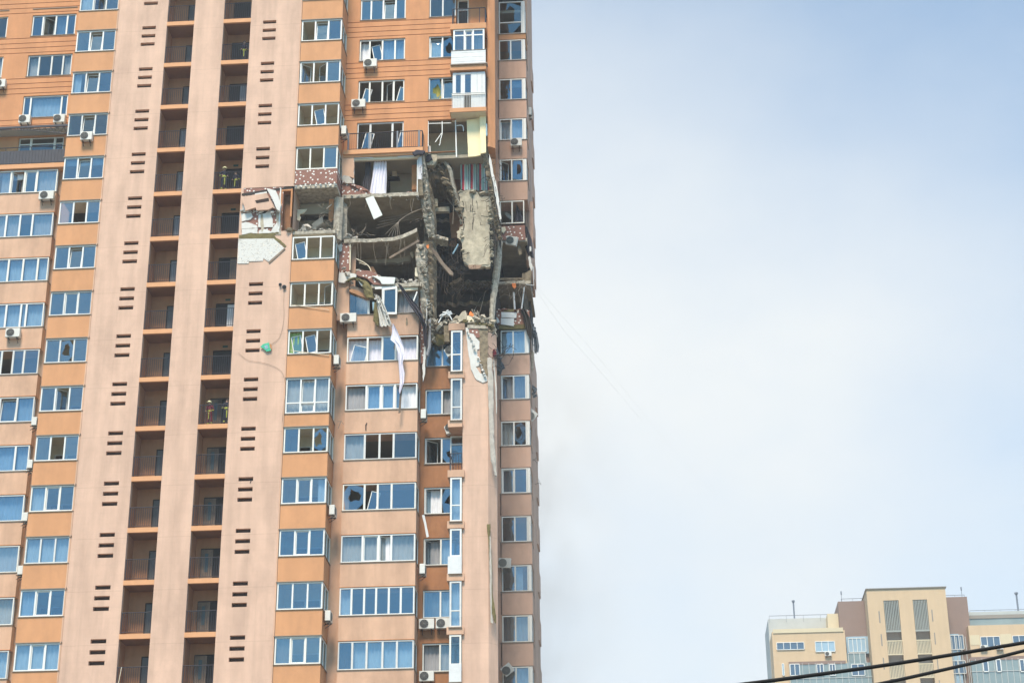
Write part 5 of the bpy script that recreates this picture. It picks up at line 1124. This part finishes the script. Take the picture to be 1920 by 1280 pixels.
ac('white air conditioner under the window with torn curtains, upper of two on the orange wall', 694, 127, U, .84)
ac('beige air conditioner lower left on the grooved orange wall', 672, 203, U, .86)
ac('side-on air conditioner at the left end of the terrace railing', 646, 257, 1.0, .8, 'r')
ac('large beige air conditioner on the pink parapet beside the torn foam', 653, 605, BY+.05, .95)
ac('side-on air conditioner right of the window with the lime curtain', 632, 687, .9, .8, 'r')
ac('side-on air conditioner between the two bay columns, middle of three', 624, 968, .9, .8, 'r')
ac('grey side-on air conditioner between the two bay columns, lowest of three', 616, 1166, .9, .8, 'r')
ac('side-on air conditioner above the dangling unit on the rust wall', 795, 788, 2.0, .75, 'r')
ac('side-on air conditioner on the rust wall beside the wide curtained window', 793, 1078, 2.0, .75, 'r')
ac('beige air conditioner, left of the side-by-side pair', 800, 1179, DY, .84, bracket=True)
ac('beige air conditioner, right of the side-by-side pair', 831, 1178, DY, .80)
ac('white air conditioner at the bottom under the dark open window', 800, 1277, DY, .80)
ac('white air conditioner on the salmon wall in the right-hand column', 968, 275, GY, .72)
ac('air conditioner sticking out at the right edge of the tower near the top', 993, 220, 10.5, .7, 'r')
ac('broken air conditioner knocked sideways on the right-hand column, half over a window', 946, 1064, GY-.1, .72, tilt=4, dark='acg', broken=True)
ac('charred air conditioner dangling on its corner above the lowest right-hand window', 957, 1262, GY-.1, .62, tilt=-38, dark='acd', bracket=False, broken=True)
ac('air conditioner torn half off and sticking out into the sky', 1003, 784, 9.3, .6, tilt=-50, dark='acg', bracket=False, broken=True)
ac('slim air conditioner dangling below the side-on unit on the rust wall', 836, 808, DY, .5, tilt=72, bracket=False, broken=True)
ac('air conditioner hanging askew under the olive board', 837, 664, DY-.3, .52, tilt=62, bracket=False, broken=True)
ac('teal-grey broken air conditioner dangling under the bare brick spandrel', 958, 460, GY-.2, .70, tilt=14, dark='teal', bracket=False, broken=True)
for i, (x, y, l) in enumerate(((66, 800, 'uppermost'), (58, 880, 'second'), (49, 979, 'third'), (40, 1079, 'lowest'))):
    ac('small side-on air conditioner beside the orange bays on the left, %s of four' % l, x, y, .7, .6, 'r', h=.5)
# ================================================================== firefighters
def person(px, py, Y, label, heading=0, h=1.76, helmet=True, lean=0, arms='rail', jacket='navy', stripes=True):
    """feet point given as the floor height under pixel (px, py)"""
    P0 = at(px, py, Y); k = round((P0.z+2.77)/3); base = Vector((P0.x, Y, FL(k)))
    me = bpy.data.meshes.new('person'); s = h/1.76
    v = [(0,0,.95), (0,.0,1.12), (0,0,1.32), (0,0,1.47), (0,-.01,1.56), (0,-.02,1.66), (0,-.01,1.74),
         (-.10,0,.90), (-.11,-.01,.50), (-.12,.02,.09), (-.12,-.12,.04), (.10,0,.90), (.12,-.03,.50), (.13,.02,.09), (.13,-.12,.04),
         (-.19,0,1.43), (-.25,.02,1.17), (-.20,-.20,1.10), (-.17,-.28,1.10), (.19,0,1.43), (.26,.02,1.17), (.16,-.20,1.12), (.12,-.29,1.12)]
    r = [.15,.135,.16,.10,.055,.085,.07, .10,.075,.06,.045, .10,.075,.06,.045, .075,.058,.045,.035, .075,.058,.045,.035]
    e = [(0,1),(1,2),(2,3),(3,4),(4,5),(5,6),(0,7),(7,8),(8,9),(9,10),(0,11),(11,12),(12,13),(13,14),(3,15),(15,16),(16,17),(17,18),(3,19),(19,20),(20,21),(21,22)]
    me.from_pydata([(x*s, (y-max(0, z-.9)*lean)*s, z*s) for x, y, z in v], e, [])
    o = bpy.data.objects.new('person', me); C.objects.link(o); o.location = base; o.rotation_euler = (0, 0, heading)
    sk = o.modifiers.new('skin', 'SKIN'); 
    for i, q in enumerate(me.skin_vertices[0].data): q.radius = (r[i]*s, r[i]*s*(.8 if i in (0,1,2) else 1)); q.use_root = (i == 0)
    sb = o.modifiers.new('sub', 'SUBSURF'); sb.levels = 1; sb.render_levels = 2
    dg = bpy.context.evaluated_depsgraph_get(); m2 = bpy.data.meshes.new_from_object(o.evaluated_get(dg)); o.modifiers.clear(); o.data = m2
    m2.materials.clear(); m2.materials.append(M[jacket]); m2.materials.append(M['skin']); m2.materials.append(M['vis'])
    for p in m2.polygons:
        c = p.center; z = c.z/s
        p.material_index = 1 if (z > 1.53 or (abs(c.x) < .22*s and c.y < -.235*s-max(0, z-.9)*lean*s and .9 < z < 1.3)) else 0
        if stripes and (1.13 < z < 1.19 or .30 < z < .37) and p.material_index == 0: p.material_index = 2
        p.use_smooth = True
    tag(o, label, 'person')
    def child(nm, mm, fn):
        m = MB(); fn(m); c = m.build(nm, M[mm], None); c.parent = o; return c
    hy = -.02*s-.8*lean*s
    def dome(m, r0, z0, sq=1.0, yy=0.0):
        for j in range(4):
            a0, a1 = math.pi/2*j/4-.15, math.pi/2*(j+1)/4-.15*(1 if j < 3 else 0)
            for i in range(12):
                t0, t1 = 2*math.pi*i/12, 2*math.pi*(i+1)/12
                f = lambda a, t: (math.cos(t)*math.cos(a)*r0, hy+yy+math.sin(t)*math.cos(a)*r0*1.15, z0+math.sin(a)*r0*sq)
                m.face(f(a0, t0), f(a0, t1), f(a1, t1), f(a1, t0))
    if helmet:
        child('helmet', 'helmet', lambda m: (dome(m, .135*s, 1.70*s), m.box(-.11*s, .11*s, hy-.19*s, hy-.10*s, 1.675*s, 1.69*s)))
    else: child('hair', 'hair', lambda m: dome(m, .098*s, 1.69*s, 1, .012))
    child('face_mark', 'hair', lambda m: (m.box(-.045*s, -.02*s, hy-.092*s, hy-.08*s, 1.655*s, 1.667*s), m.box(.02*s, .045*s, hy-.092*s, hy-.08*s, 1.655*s, 1.667*s), m.box(-.025*s, .025*s, hy-.088*s, hy-.078*s, 1.60*s, 1.607*s)))
    if stripes: child('strap', 'vis', lambda m: m.box(-.03*s, .035*s, -.165*s-.3*lean, -.14*s-.3*lean, .55*s, 1.0*s))
    return o
person(419, 352, .55, 'firefighter in navy with a pale helmet, head and shoulders above the loggia railing', .5)
person(443, 350, .75, 'dark-clothed figure behind the bars, right of the firefighter standing above the railing', -.3, h=1.5, helmet=False, lean=.25)
person(457, 110, .6, 'firefighter bending behind the railing of the loggia near the top of the right-hand stack', .2, h=1.55, helmet=False, lean=.35)
person(393, 790, .6, 'firefighter with pale helmet crouching lower behind the rail, left of two', -.2, h=1.55, helmet=True, jacket='maroon', lean=.2)
person(424, 788, .55, 'bareheaded firefighter with hi-vis bands at the rail, right of two', .3, h=1.72, helmet=False)
# ================================================================== far apartment block
FYB = 140.0
FB = empty('apartment_block', (60, FYB+5, GZ), 'far pale yellow apartment block with mauve panels and grey glazing in the haze', 'building')
def fp(name, mm, pts, Y=FYB, th=6.0, parent=None):
    if isinstance(pts, tuple): x0, y0, x1, y1 = pts; pts = None
    a, b = (at(x0, y0, Y), at(x1, y1, Y)) if pts is None else (None, None)
    m = MB(); m.box(a.x, b.x, Y, Y+th, a.z, b.z); return m.build(name, M[mm], parent or FB)
# everything down to the ground; coordinates (left, top, right, bottom) as seen at that depth
def col(name, mm, x0, y0, x1, Y, th=8.0):
    a, b = at(x0, y0, Y), at(x1, y0, Y); m = MB(); m.box(a.x, b.x, Y, Y+th, GZ, a.z); return m.build(name, M[mm], FB)
col('attic', 'fg', 1440, 1160, 1585, FYB+5, 8)
col('wing', 'fy', 1447, 1184, 1584, FYB, 12)
fp('parapet', 'fy2', (1449, 1179, 1581, 1183), FYB-.1, .3)
col('stair_head', 'fy2', 1551, 1150, 1577, FYB+2.5, 5)
col('tower_flank', 'fb', 1571, 1127, 1622, FYB+1.5, 10); col('tower_flank', 'fb', 1769, 1119, 1813, FYB+1.5, 10)
pw = []
a, b = at(1622, 1111, FYB), at(1769, 1108.5, FYB); m = MB()
def xx(px): return at(px, 1200, FYB).x
X0, X1, X2, X3, X4, X5 = xx(1629), xx(1660), xx(1688.5), xx(1715), xx(1742), xx(1782)
Z = lambda py: at(1700, py, FYB).z
hs = [(X1, X2, GZ, Z(1130), 1.2), (X3, X4, GZ, Z(1130), 1.2)]
wall(m, a.x, b.x, GZ, a.z, FYB-1.5, hs); m.face((a.x, FYB-1.5, GZ), (a.x, FYB-1.5, a.z), (a.x, FYB+8, a.z), (a.x, FYB+8, GZ)); m.face((b.x, FYB-1.5, GZ), (b.x, FYB+8, GZ), (b.x, FYB+8, a.z), (b.x, FYB-1.5, a.z))
m.face((a.x, FYB-1.5, a.z), (b.x, FYB-1.5, a.z), (b.x, FYB+8, a.z), (a.x, FYB+8, a.z)); m.build('stair_tower', M['fy'], FB)
m = MB(); m.box(a.x-.1, b.x+.15, FYB-1.65, FYB+8, a.z+.005, a.z+.12); m.build('roof_edge', M['fdk'], FB)
for q, (u, v) in enumerate(((X1, X2), (X3, X4))):
    m = MB(); m.box(u, v, FYB-.3, FYB-.2, GZ, Z(1130)); m.build('loggia_recess', M['fdk'], FB)
    m = MB()
    for i in range(9): x = u+.12+(v-u-.24)*i/8; m.box(x-.055, x+.055, FYB-1.45, FYB-1.3, Z(1187), Z(1130))
    m.box(u, v, FYB-1.46, FYB-1.31, Z(1189), Z(1186)); m.build('louvre_screen', M['flv'], FB)
    for k, zz in enumerate((1205, 1249, 1293)):
        m = MB()
        for i in range(10): x = u+.1+(v-u-.2)*i/9; m.box(x-.05, x+.05, FYB-1.45, FYB-1.35, Z(zz+26), Z(zz))
        m.box(u, v, FYB-1.47, FYB-1.33, Z(zz+1.5), Z(zz-.5)); m.box(u, v, FYB-1.47, FYB-1.33, Z(zz+27), Z(zz+25)); m.build('loggia_railing', M['fy2'], FB)
for (x, y) in ((1647, 1145), (1651, 1188), (1655, 1232), (1746, 1142), (1751, 1185), (1756, 1231), (1760, 1274)):
    fp('slot_window', 'fdk', (x, y, x+4.2, y+22), FYB-1.52, .05)
def fwin(x0, y0, x1, y1, n, Y=FYB-.02, gl='fgd', w=.075):
    a, b = at(x0, y0, Y), at(x1, y1, Y); m = MB(); z0, z1 = b.z, a.z
    m.box(a.x, b.x, Y-.1, Y, z0, z0+w); m.box(a.x, b.x, Y-.1, Y, z1-w, z1)
    for i in range(n+1): x = a.x+(b.x-a.x)*i/n; m.box(x-w/2, x+w/2, Y-.12, Y, z0+w, z1-w)
    o = m.build('window', M['pvc'], FB); m = MB(); m.face((a.x, Y-.04, z0), (b.x, Y-.04, z0), (b.x, Y-.04, z1), (a.x, Y-.04, z1)); m.build('pane', M[gl], o); return o
fwin(1456, 1204, 1508, 1217, 4); fwin(1528, 1202, 1566, 1221, 3, gl='fbl'); fwin(1466, 1243, 1471, 1266, 1, gl='fbl', w=.08)
fp('soffit_band', 'fb', (1479, 1240, 1586, 1243), FYB-.3, .3)
fp('spandrel_glazing', 'fgl', (1481, 1245, 1640, 1330), FYB-.25, .3)
for (x0, x1) in ((1481, 1500), (1531, 1545), (1555, 1567), (1596, 1622)): fwin(x0, 1244, x1, 1266, 2, FYB-.28, w=.09)
m = MB()
for i in range(13): x = at(1481+i*12.2, 1260, FYB-.3).x; m.box(x-.035, x+.035, FYB-.31, FYB-.26, GZ, at(1500, 1244, FYB).z)
for y in (1268, 1292): m.box(at(1481, y, FYB).x, at(1640, y, FYB).x, FYB-.32, FYB-.26, Z(y), Z(y-1.2))
m.build('mullion', M['fg'], FB)
fp('corner_glazing', 'fbl', (1586, 1193, 1630, 1224), FYB+1.2, .3); fp('corner_glazing', 'fgl', (1586, 1224, 1632, 1330), FYB+1.2, .3)
fwin(1590, 1196, 1624, 1222, 4, FYB+1.15, gl='fbl'); fwin(1590, 1224, 1624, 1245, 3, FYB+1.15, gl='fgl', w=.06)
# right part
col('attic', 'fg', 1813, 1147, 1960, FYB+3, 10)
fp('attic_glazing', 'fgl', (1815, 1156, 1960, 1170), FYB+2.7, .3); fp('attic_shade', 'fdk', (1816, 1153, 1960, 1155.5), FYB+2.6, .2)
col('wing', 'fy', 1815, 1172, 1960, FYB, 12)
fp('pale_panel', 'fy2', (1818, 1190, 1838, 1208), FYB-.03, .05); fp('pale_panel', 'fy2', (1875, 1188, 1898, 1206), FYB-.03, .05)
fwin(1838, 1193, 1876, 1212, 3); fwin(1898, 1191, 1935, 1204, 3)
fp('soffit_band', 'fb', (1818, 1231, 1960, 1234), FYB-.3, .3)
fp('spandrel_glazing', 'fgl', (1820, 1235, 1960, 1330), FYB-.25, .3)
for (x0, x1) in ((1842, 1854), (1867, 1878), (1911, 1922)): fwin(x0, 1235, x1, 1259, 1, FYB-.28, w=.12)
m = MB()
for i in range(13): x = at(1820+i*11.5, 1260, FYB-.3).x; m.box(x-.035, x+.035, FYB-.31, FYB-.26, GZ, at(1850, 1235, FYB).z)
for y in (1259, 1284): m.box(at(1820, y, FYB).x, at(1960, y, FYB).x, FYB-.32, FYB-.26, at(1860, y, FYB).z, at(1860, y-1.2, FYB).z)
m.build('mullion', M['fg'], FB)
fp('corner_glazing', 'fbl', (1776, 1188, 1812, 1330), FYB+1.2, .3)
fwin(1781, 1190, 1808, 1217, 3, FYB+1.15); fwin(1781, 1238, 1812, 1262, 2, FYB+1.15); 
m = MB()
for i in range(5): x = at(1779+i*8.6, 1230, FYB+1.1).x; m.box(x-.05, x+.05, FYB+1.08, FYB+1.16, GZ, at(1790, 1189, FYB).z)
m.build('mullion', M['fg'], FB)
m = MB()
for (x0, y0, x1, y1, Y) in ((1442, 1154, 1570, 1151.5, FYB+5), (1577, 1122, 1620, 1120.5, FYB+2), (1627, 1107.5, 1766, 1104, FYB), (1772, 1115.5, 1808, 1114.5, FYB+2), (1818, 1144, 1960, 1139, FYB+4)):
    a, b = at(x0, y0, Y), at(x1, y1, Y); z = a.z; m.bar((a.x, Y, z), (b.x, Y, z), .035); n = max(2, int((b.x-a.x)/1.8))
    for i in range(n+1): x = a.x+(b.x-a.x)*i/n; m.bar((x, Y, z-.9), (x, Y, z), .02)
m.build('roof_railing', M['greymetal'], FB)
for i, (x, y0, y1, w_) in enumerate(((1489.5, 1157, 1128, .10), (1909, 1142, 1113, .12))):
    a, b = at(x, y0, FYB+6), at(x, y1, FYB+6); m = MB(); m.bar((a.x, a.y, a.z-1), (a.x, a.y, b.z), w_, 8); m.bar((a.x, a.y, b.z), (a.x, a.y, b.z+.22), w_*2.0, 8); m.build('flue_pipe', M['greymetal'], FB)
for (x, y) in ((1577, 1110), (1802, 1102)):
    a = at(x, y, FYB+3); m = MB(); m.bar((a.x, a.y, a.z-1.6), (a.x, a.y, a.z), .03); m.bar((a.x, a.y, a.z-.3), (a.x, a.y, a.z+.15), .09, 6); m.build('roof_lamp', M['greymetal'], FB)
for x, y, l in ((1553, 1229, 'small white air conditioner on the far block, under its pale blue window'), (1845, 1217, 'small air conditioner on the far block, left of two under the right-hand window'), (1875, 1217, 'small air conditioner on the far block, right of two under the right-hand window')):
    ac(l, x, y, FYB, .85, group='air conditioner units on the far block')
# ================================================================== cables
def wirething(name, label, pts, Ys, r, mm, seg=10):
    P = [at(x, y, Y) for (x, y), Y in zip(pts, Ys)]; m = MB(); Q = []
    for i in range(len(P)-1):
        p0, p1, p2, p3 = P[max(i-1, 0)], P[i], P[i+1], P[min(i+2, len(P)-1)]
        for q in range(seg): t = q/seg; Q.append(.5*((2*p1)+(p2-p0)*t+(2*p0-5*p1+4*p2-p3)*t*t+(3*p1-p0-3*p2+p3)*t**3))
    Q.append(P[-1]); c = Q[0]; m.tube(Q, r, 8); return tag(m.build(name, M[mm], None, loc=tuple(c), smooth=True), label, 'cable')
cyY = CAM.y+9
wirething('overhead_cable', 'thick black overhead cable, the upper one crossing the far block', [(900, 1345), (1150, 1312), (1400, 1281), (1560, 1260), (1700, 1240), (1920, 1204), (2300, 1138)], [cyY-.6, cyY-.3, cyY, cyY+.2, cyY+.4, cyY+.7, cyY+1.2], .0098, 'cable')
wirething('overhead_cable', 'black overhead cable, the lower one crossing the bottom right corner', [(1300, 1345), (1500, 1310), (1650, 1281), (1790, 1250), (1920, 1219), (2300, 1120)], [cyY-.6, cyY-.3, cyY, cyY+.3, cyY+.6, cyY+1.2], .0088, 'cable')
wirething('thin_line', 'faint thin line running from the tower down to the far block, the right one', [(1003, 534), (1130, 680), (1320, 905), (1560, 1134)], [12, 40, 80, 139], .0035, 'rope')
wirething('thin_line', 'faint thin line leaving the damaged corner, the left one', [(1001, 538), (1060, 622), (1120, 690), (1205, 790)], [12, 25, 40, 60], .004, 'rope')
# ================================================================== smoke and haze
def volume_box(name, lo, hi, dens, col, noise=None, kindlabel=None):
    m = bpy.data.materials.new(name+'_air'); m.use_nodes = True; t = m.node_tree; t.nodes.clear()
    o = t.nodes.new('ShaderNodeOutputMaterial'); v = t.nodes.new('ShaderNodeVolumePrincipled'); v.inputs['Color'].default_value = (*col, 1); v.inputs['Density'].default_value = dens; v.inputs['Anisotropy'].default_value = 0.2
    t.links.new(v.outputs[0], o.inputs['Volume'])
    if noise: noise(t, v)
    b = MB(); b.box(lo[0], hi[0], lo[1], hi[1], lo[2], hi[2]); ob = b.build(name, m, None); tag(ob, kind='stuff'); return ob
volume_box('haze', (-950, -450, GZ-1), (1050, 1450, 56), 0.00042, (0.93, 0.96, 1.0))

def smoke_nodes(t, v):
    tc = t.nodes.new('ShaderNodeTexCoord'); ge = t.nodes.new('ShaderNodeNewGeometry')
    mp = t.nodes.new('ShaderNodeMapping'); mp.inputs['Scale'].default_value = (1, 1, .6); t.links.new(ge.outputs['Position'], mp.inputs[0])
    nz = t.nodes.new('ShaderNodeTexNoise'); nz.inputs['Scale'].default_value = .35; nz.inputs['Detail'].default_value = 3; nz.inputs['Roughness'].default_value = .6; t.links.new(mp.outputs[0], nz.inputs[0])
    mr = t.nodes.new('ShaderNodeMapRange'); mr.inputs[1].default_value = .40; mr.inputs[2].default_value = .72; t.links.new(nz.outputs['Fac'], mr.inputs[0])
    # fade to nothing towards every face of the plume (generated coordinates run 0..1 across it)
    sx = t.nodes.new('ShaderNodeSeparateXYZ'); t.links.new(tc.outputs['Generated'], sx.inputs[0]); cur = mr.outputs[0]
    for ax, a, b in (('X', .10, .75), ('Y', .2, .2), ('Z', .35, .25)):
        m1 = t.nodes.new('ShaderNodeMapRange'); m1.interpolation_type = 'SMOOTHSTEP'; m1.inputs[1].default_value = 0; m1.inputs[2].default_value = a
        m2 = t.nodes.new('ShaderNodeMapRange'); m2.interpolation_type = 'SMOOTHSTEP'; m2.inputs[1].default_value = 1; m2.inputs[2].default_value = 1-b
        t.links.new(sx.outputs[ax], m1.inputs[0]); t.links.new(sx.outputs[ax], m2.inputs[0])
        for q in (m1, m2):
            mm = t.nodes.new('ShaderNodeMath'); mm.operation = 'MULTIPLY'; t.links.new(cur, mm.inputs[0]); t.links.new(q.outputs[0], mm.inputs[1]); cur = mm.outputs[0]
    mm = t.nodes.new('ShaderNodeMath'); mm.operation = 'MULTIPLY'; mm.inputs[1].default_value = 0.15; t.links.new(cur, mm.inputs[0]); t.links.new(mm.outputs[0], v.inputs['Density'])
volume_box('smoke', (21.2, 3.6, -16), (30, 7.7, 20), 0.1, (0.62, 0.575, 0.51), noise=smoke_nodes)

# ---- finer wreckage: hanging reinforcement, dust and brick crumbs on the broken edges
part('rebar', 'wire', lambda m: [rod(m, [(x, 452+R.uniform(-3, 3)), (x+R.uniform(-3, 3), 470+R.uniform(-6, 6)), (x+R.uniform(-6, 6), 488+R.uniform(-10, 10))], 1.25, .009) for x in (671, 676, 701, 722, 729, 752, 758, 781)])
part('rebar', 'wire', lambda m: [rod(m, [(x, 371), (x+R.uniform(-2, 2), 380+R.uniform(-4, 4)), (x+R.uniform(-5, 5), 392+R.uniform(-8, 8))], 1.25, .008) for x in (655, 688, 695, 733, 771, 776)])
part('rebar', 'wireb', lambda m: tangle(m, 786, 812, 300, 470, 1.7, 60, .012, 201, 14, .3))
part('rebar', 'wireb', lambda m: tangle(m, 786, 815, 470, 620, 1.6, 60, .012, 202, 14, .3))
part('rebar', 'wireb', lambda m: tangle(m, 912, 940, 300, 470, 2.1, 55, .011, 203, 14, .3))
part('rebar', 'wire', lambda m: tangle(m, 936, 990, 530, 545, 7.8, 30, .012, 204, 16, .3))
part('rebar', 'wireb', lambda m: tangle(m, 845, 925, 528, 545, 4.0, 40, .011, 205, 18, .5))
part('rubble', 'conc', lambda m: (rubble(m, 788, 812, 300, 450, 1.6, 2.2, 90, .05, .17, 206), rubble(m, 788, 812, 455, 640, 1.5, 2.3, 110, .05, .18, 207)))
part('rubble', 'concd', lambda m: (rubble(m, 818, 862, 300, 395, 2.4, 3.0, 60, .05, .18, 208), rubble(m, 908, 938, 292, 450, 2.1, 2.7, 90, .05, .16, 209)))
part('rubble', 'plaster', lambda m: (rubble(m, 862, 920, 360, 362, 3.0, 3.3, 30, .05, .16, 210), rubble(m, 860, 870, 365, 490, 3.0, 3.3, 40, .04, .13, 211), rubble(m, 918, 923, 370, 498, 3.0, 3.3, 50, .04, .14, 212)))
part('rubble', 'brick', lambda m: (rubble(m, 641, 700, 341, 366, 1.3, 1.7, 36, .05, .14, 213), rubble(m, 930, 992, 581, 582, 7.7, 8.2, 40, .05, .15, 214, prof=lambda t: .1)))
part('rubble', 'dust', lambda m: (rubble(m, 642, 785, 368, 367, 1.25, 1.8, 50, .04, .11, 215, prof=lambda t: .06), rubble(m, 642, 660, 500, 530, 1.0, 1.5, 30, .05, .14, 216)))
part('rubble', 'insul', lambda m: (rubble(m, 452, 525, 396, 398, -.12, .0, 22, .04, .11, 217), rubble(m, 700, 735, 552, 612, .7, .95, 26, .04, .1, 218), rubble(m, 876, 912, 620, 712, 1.42, 1.55, 30, .04, .1, 219)))
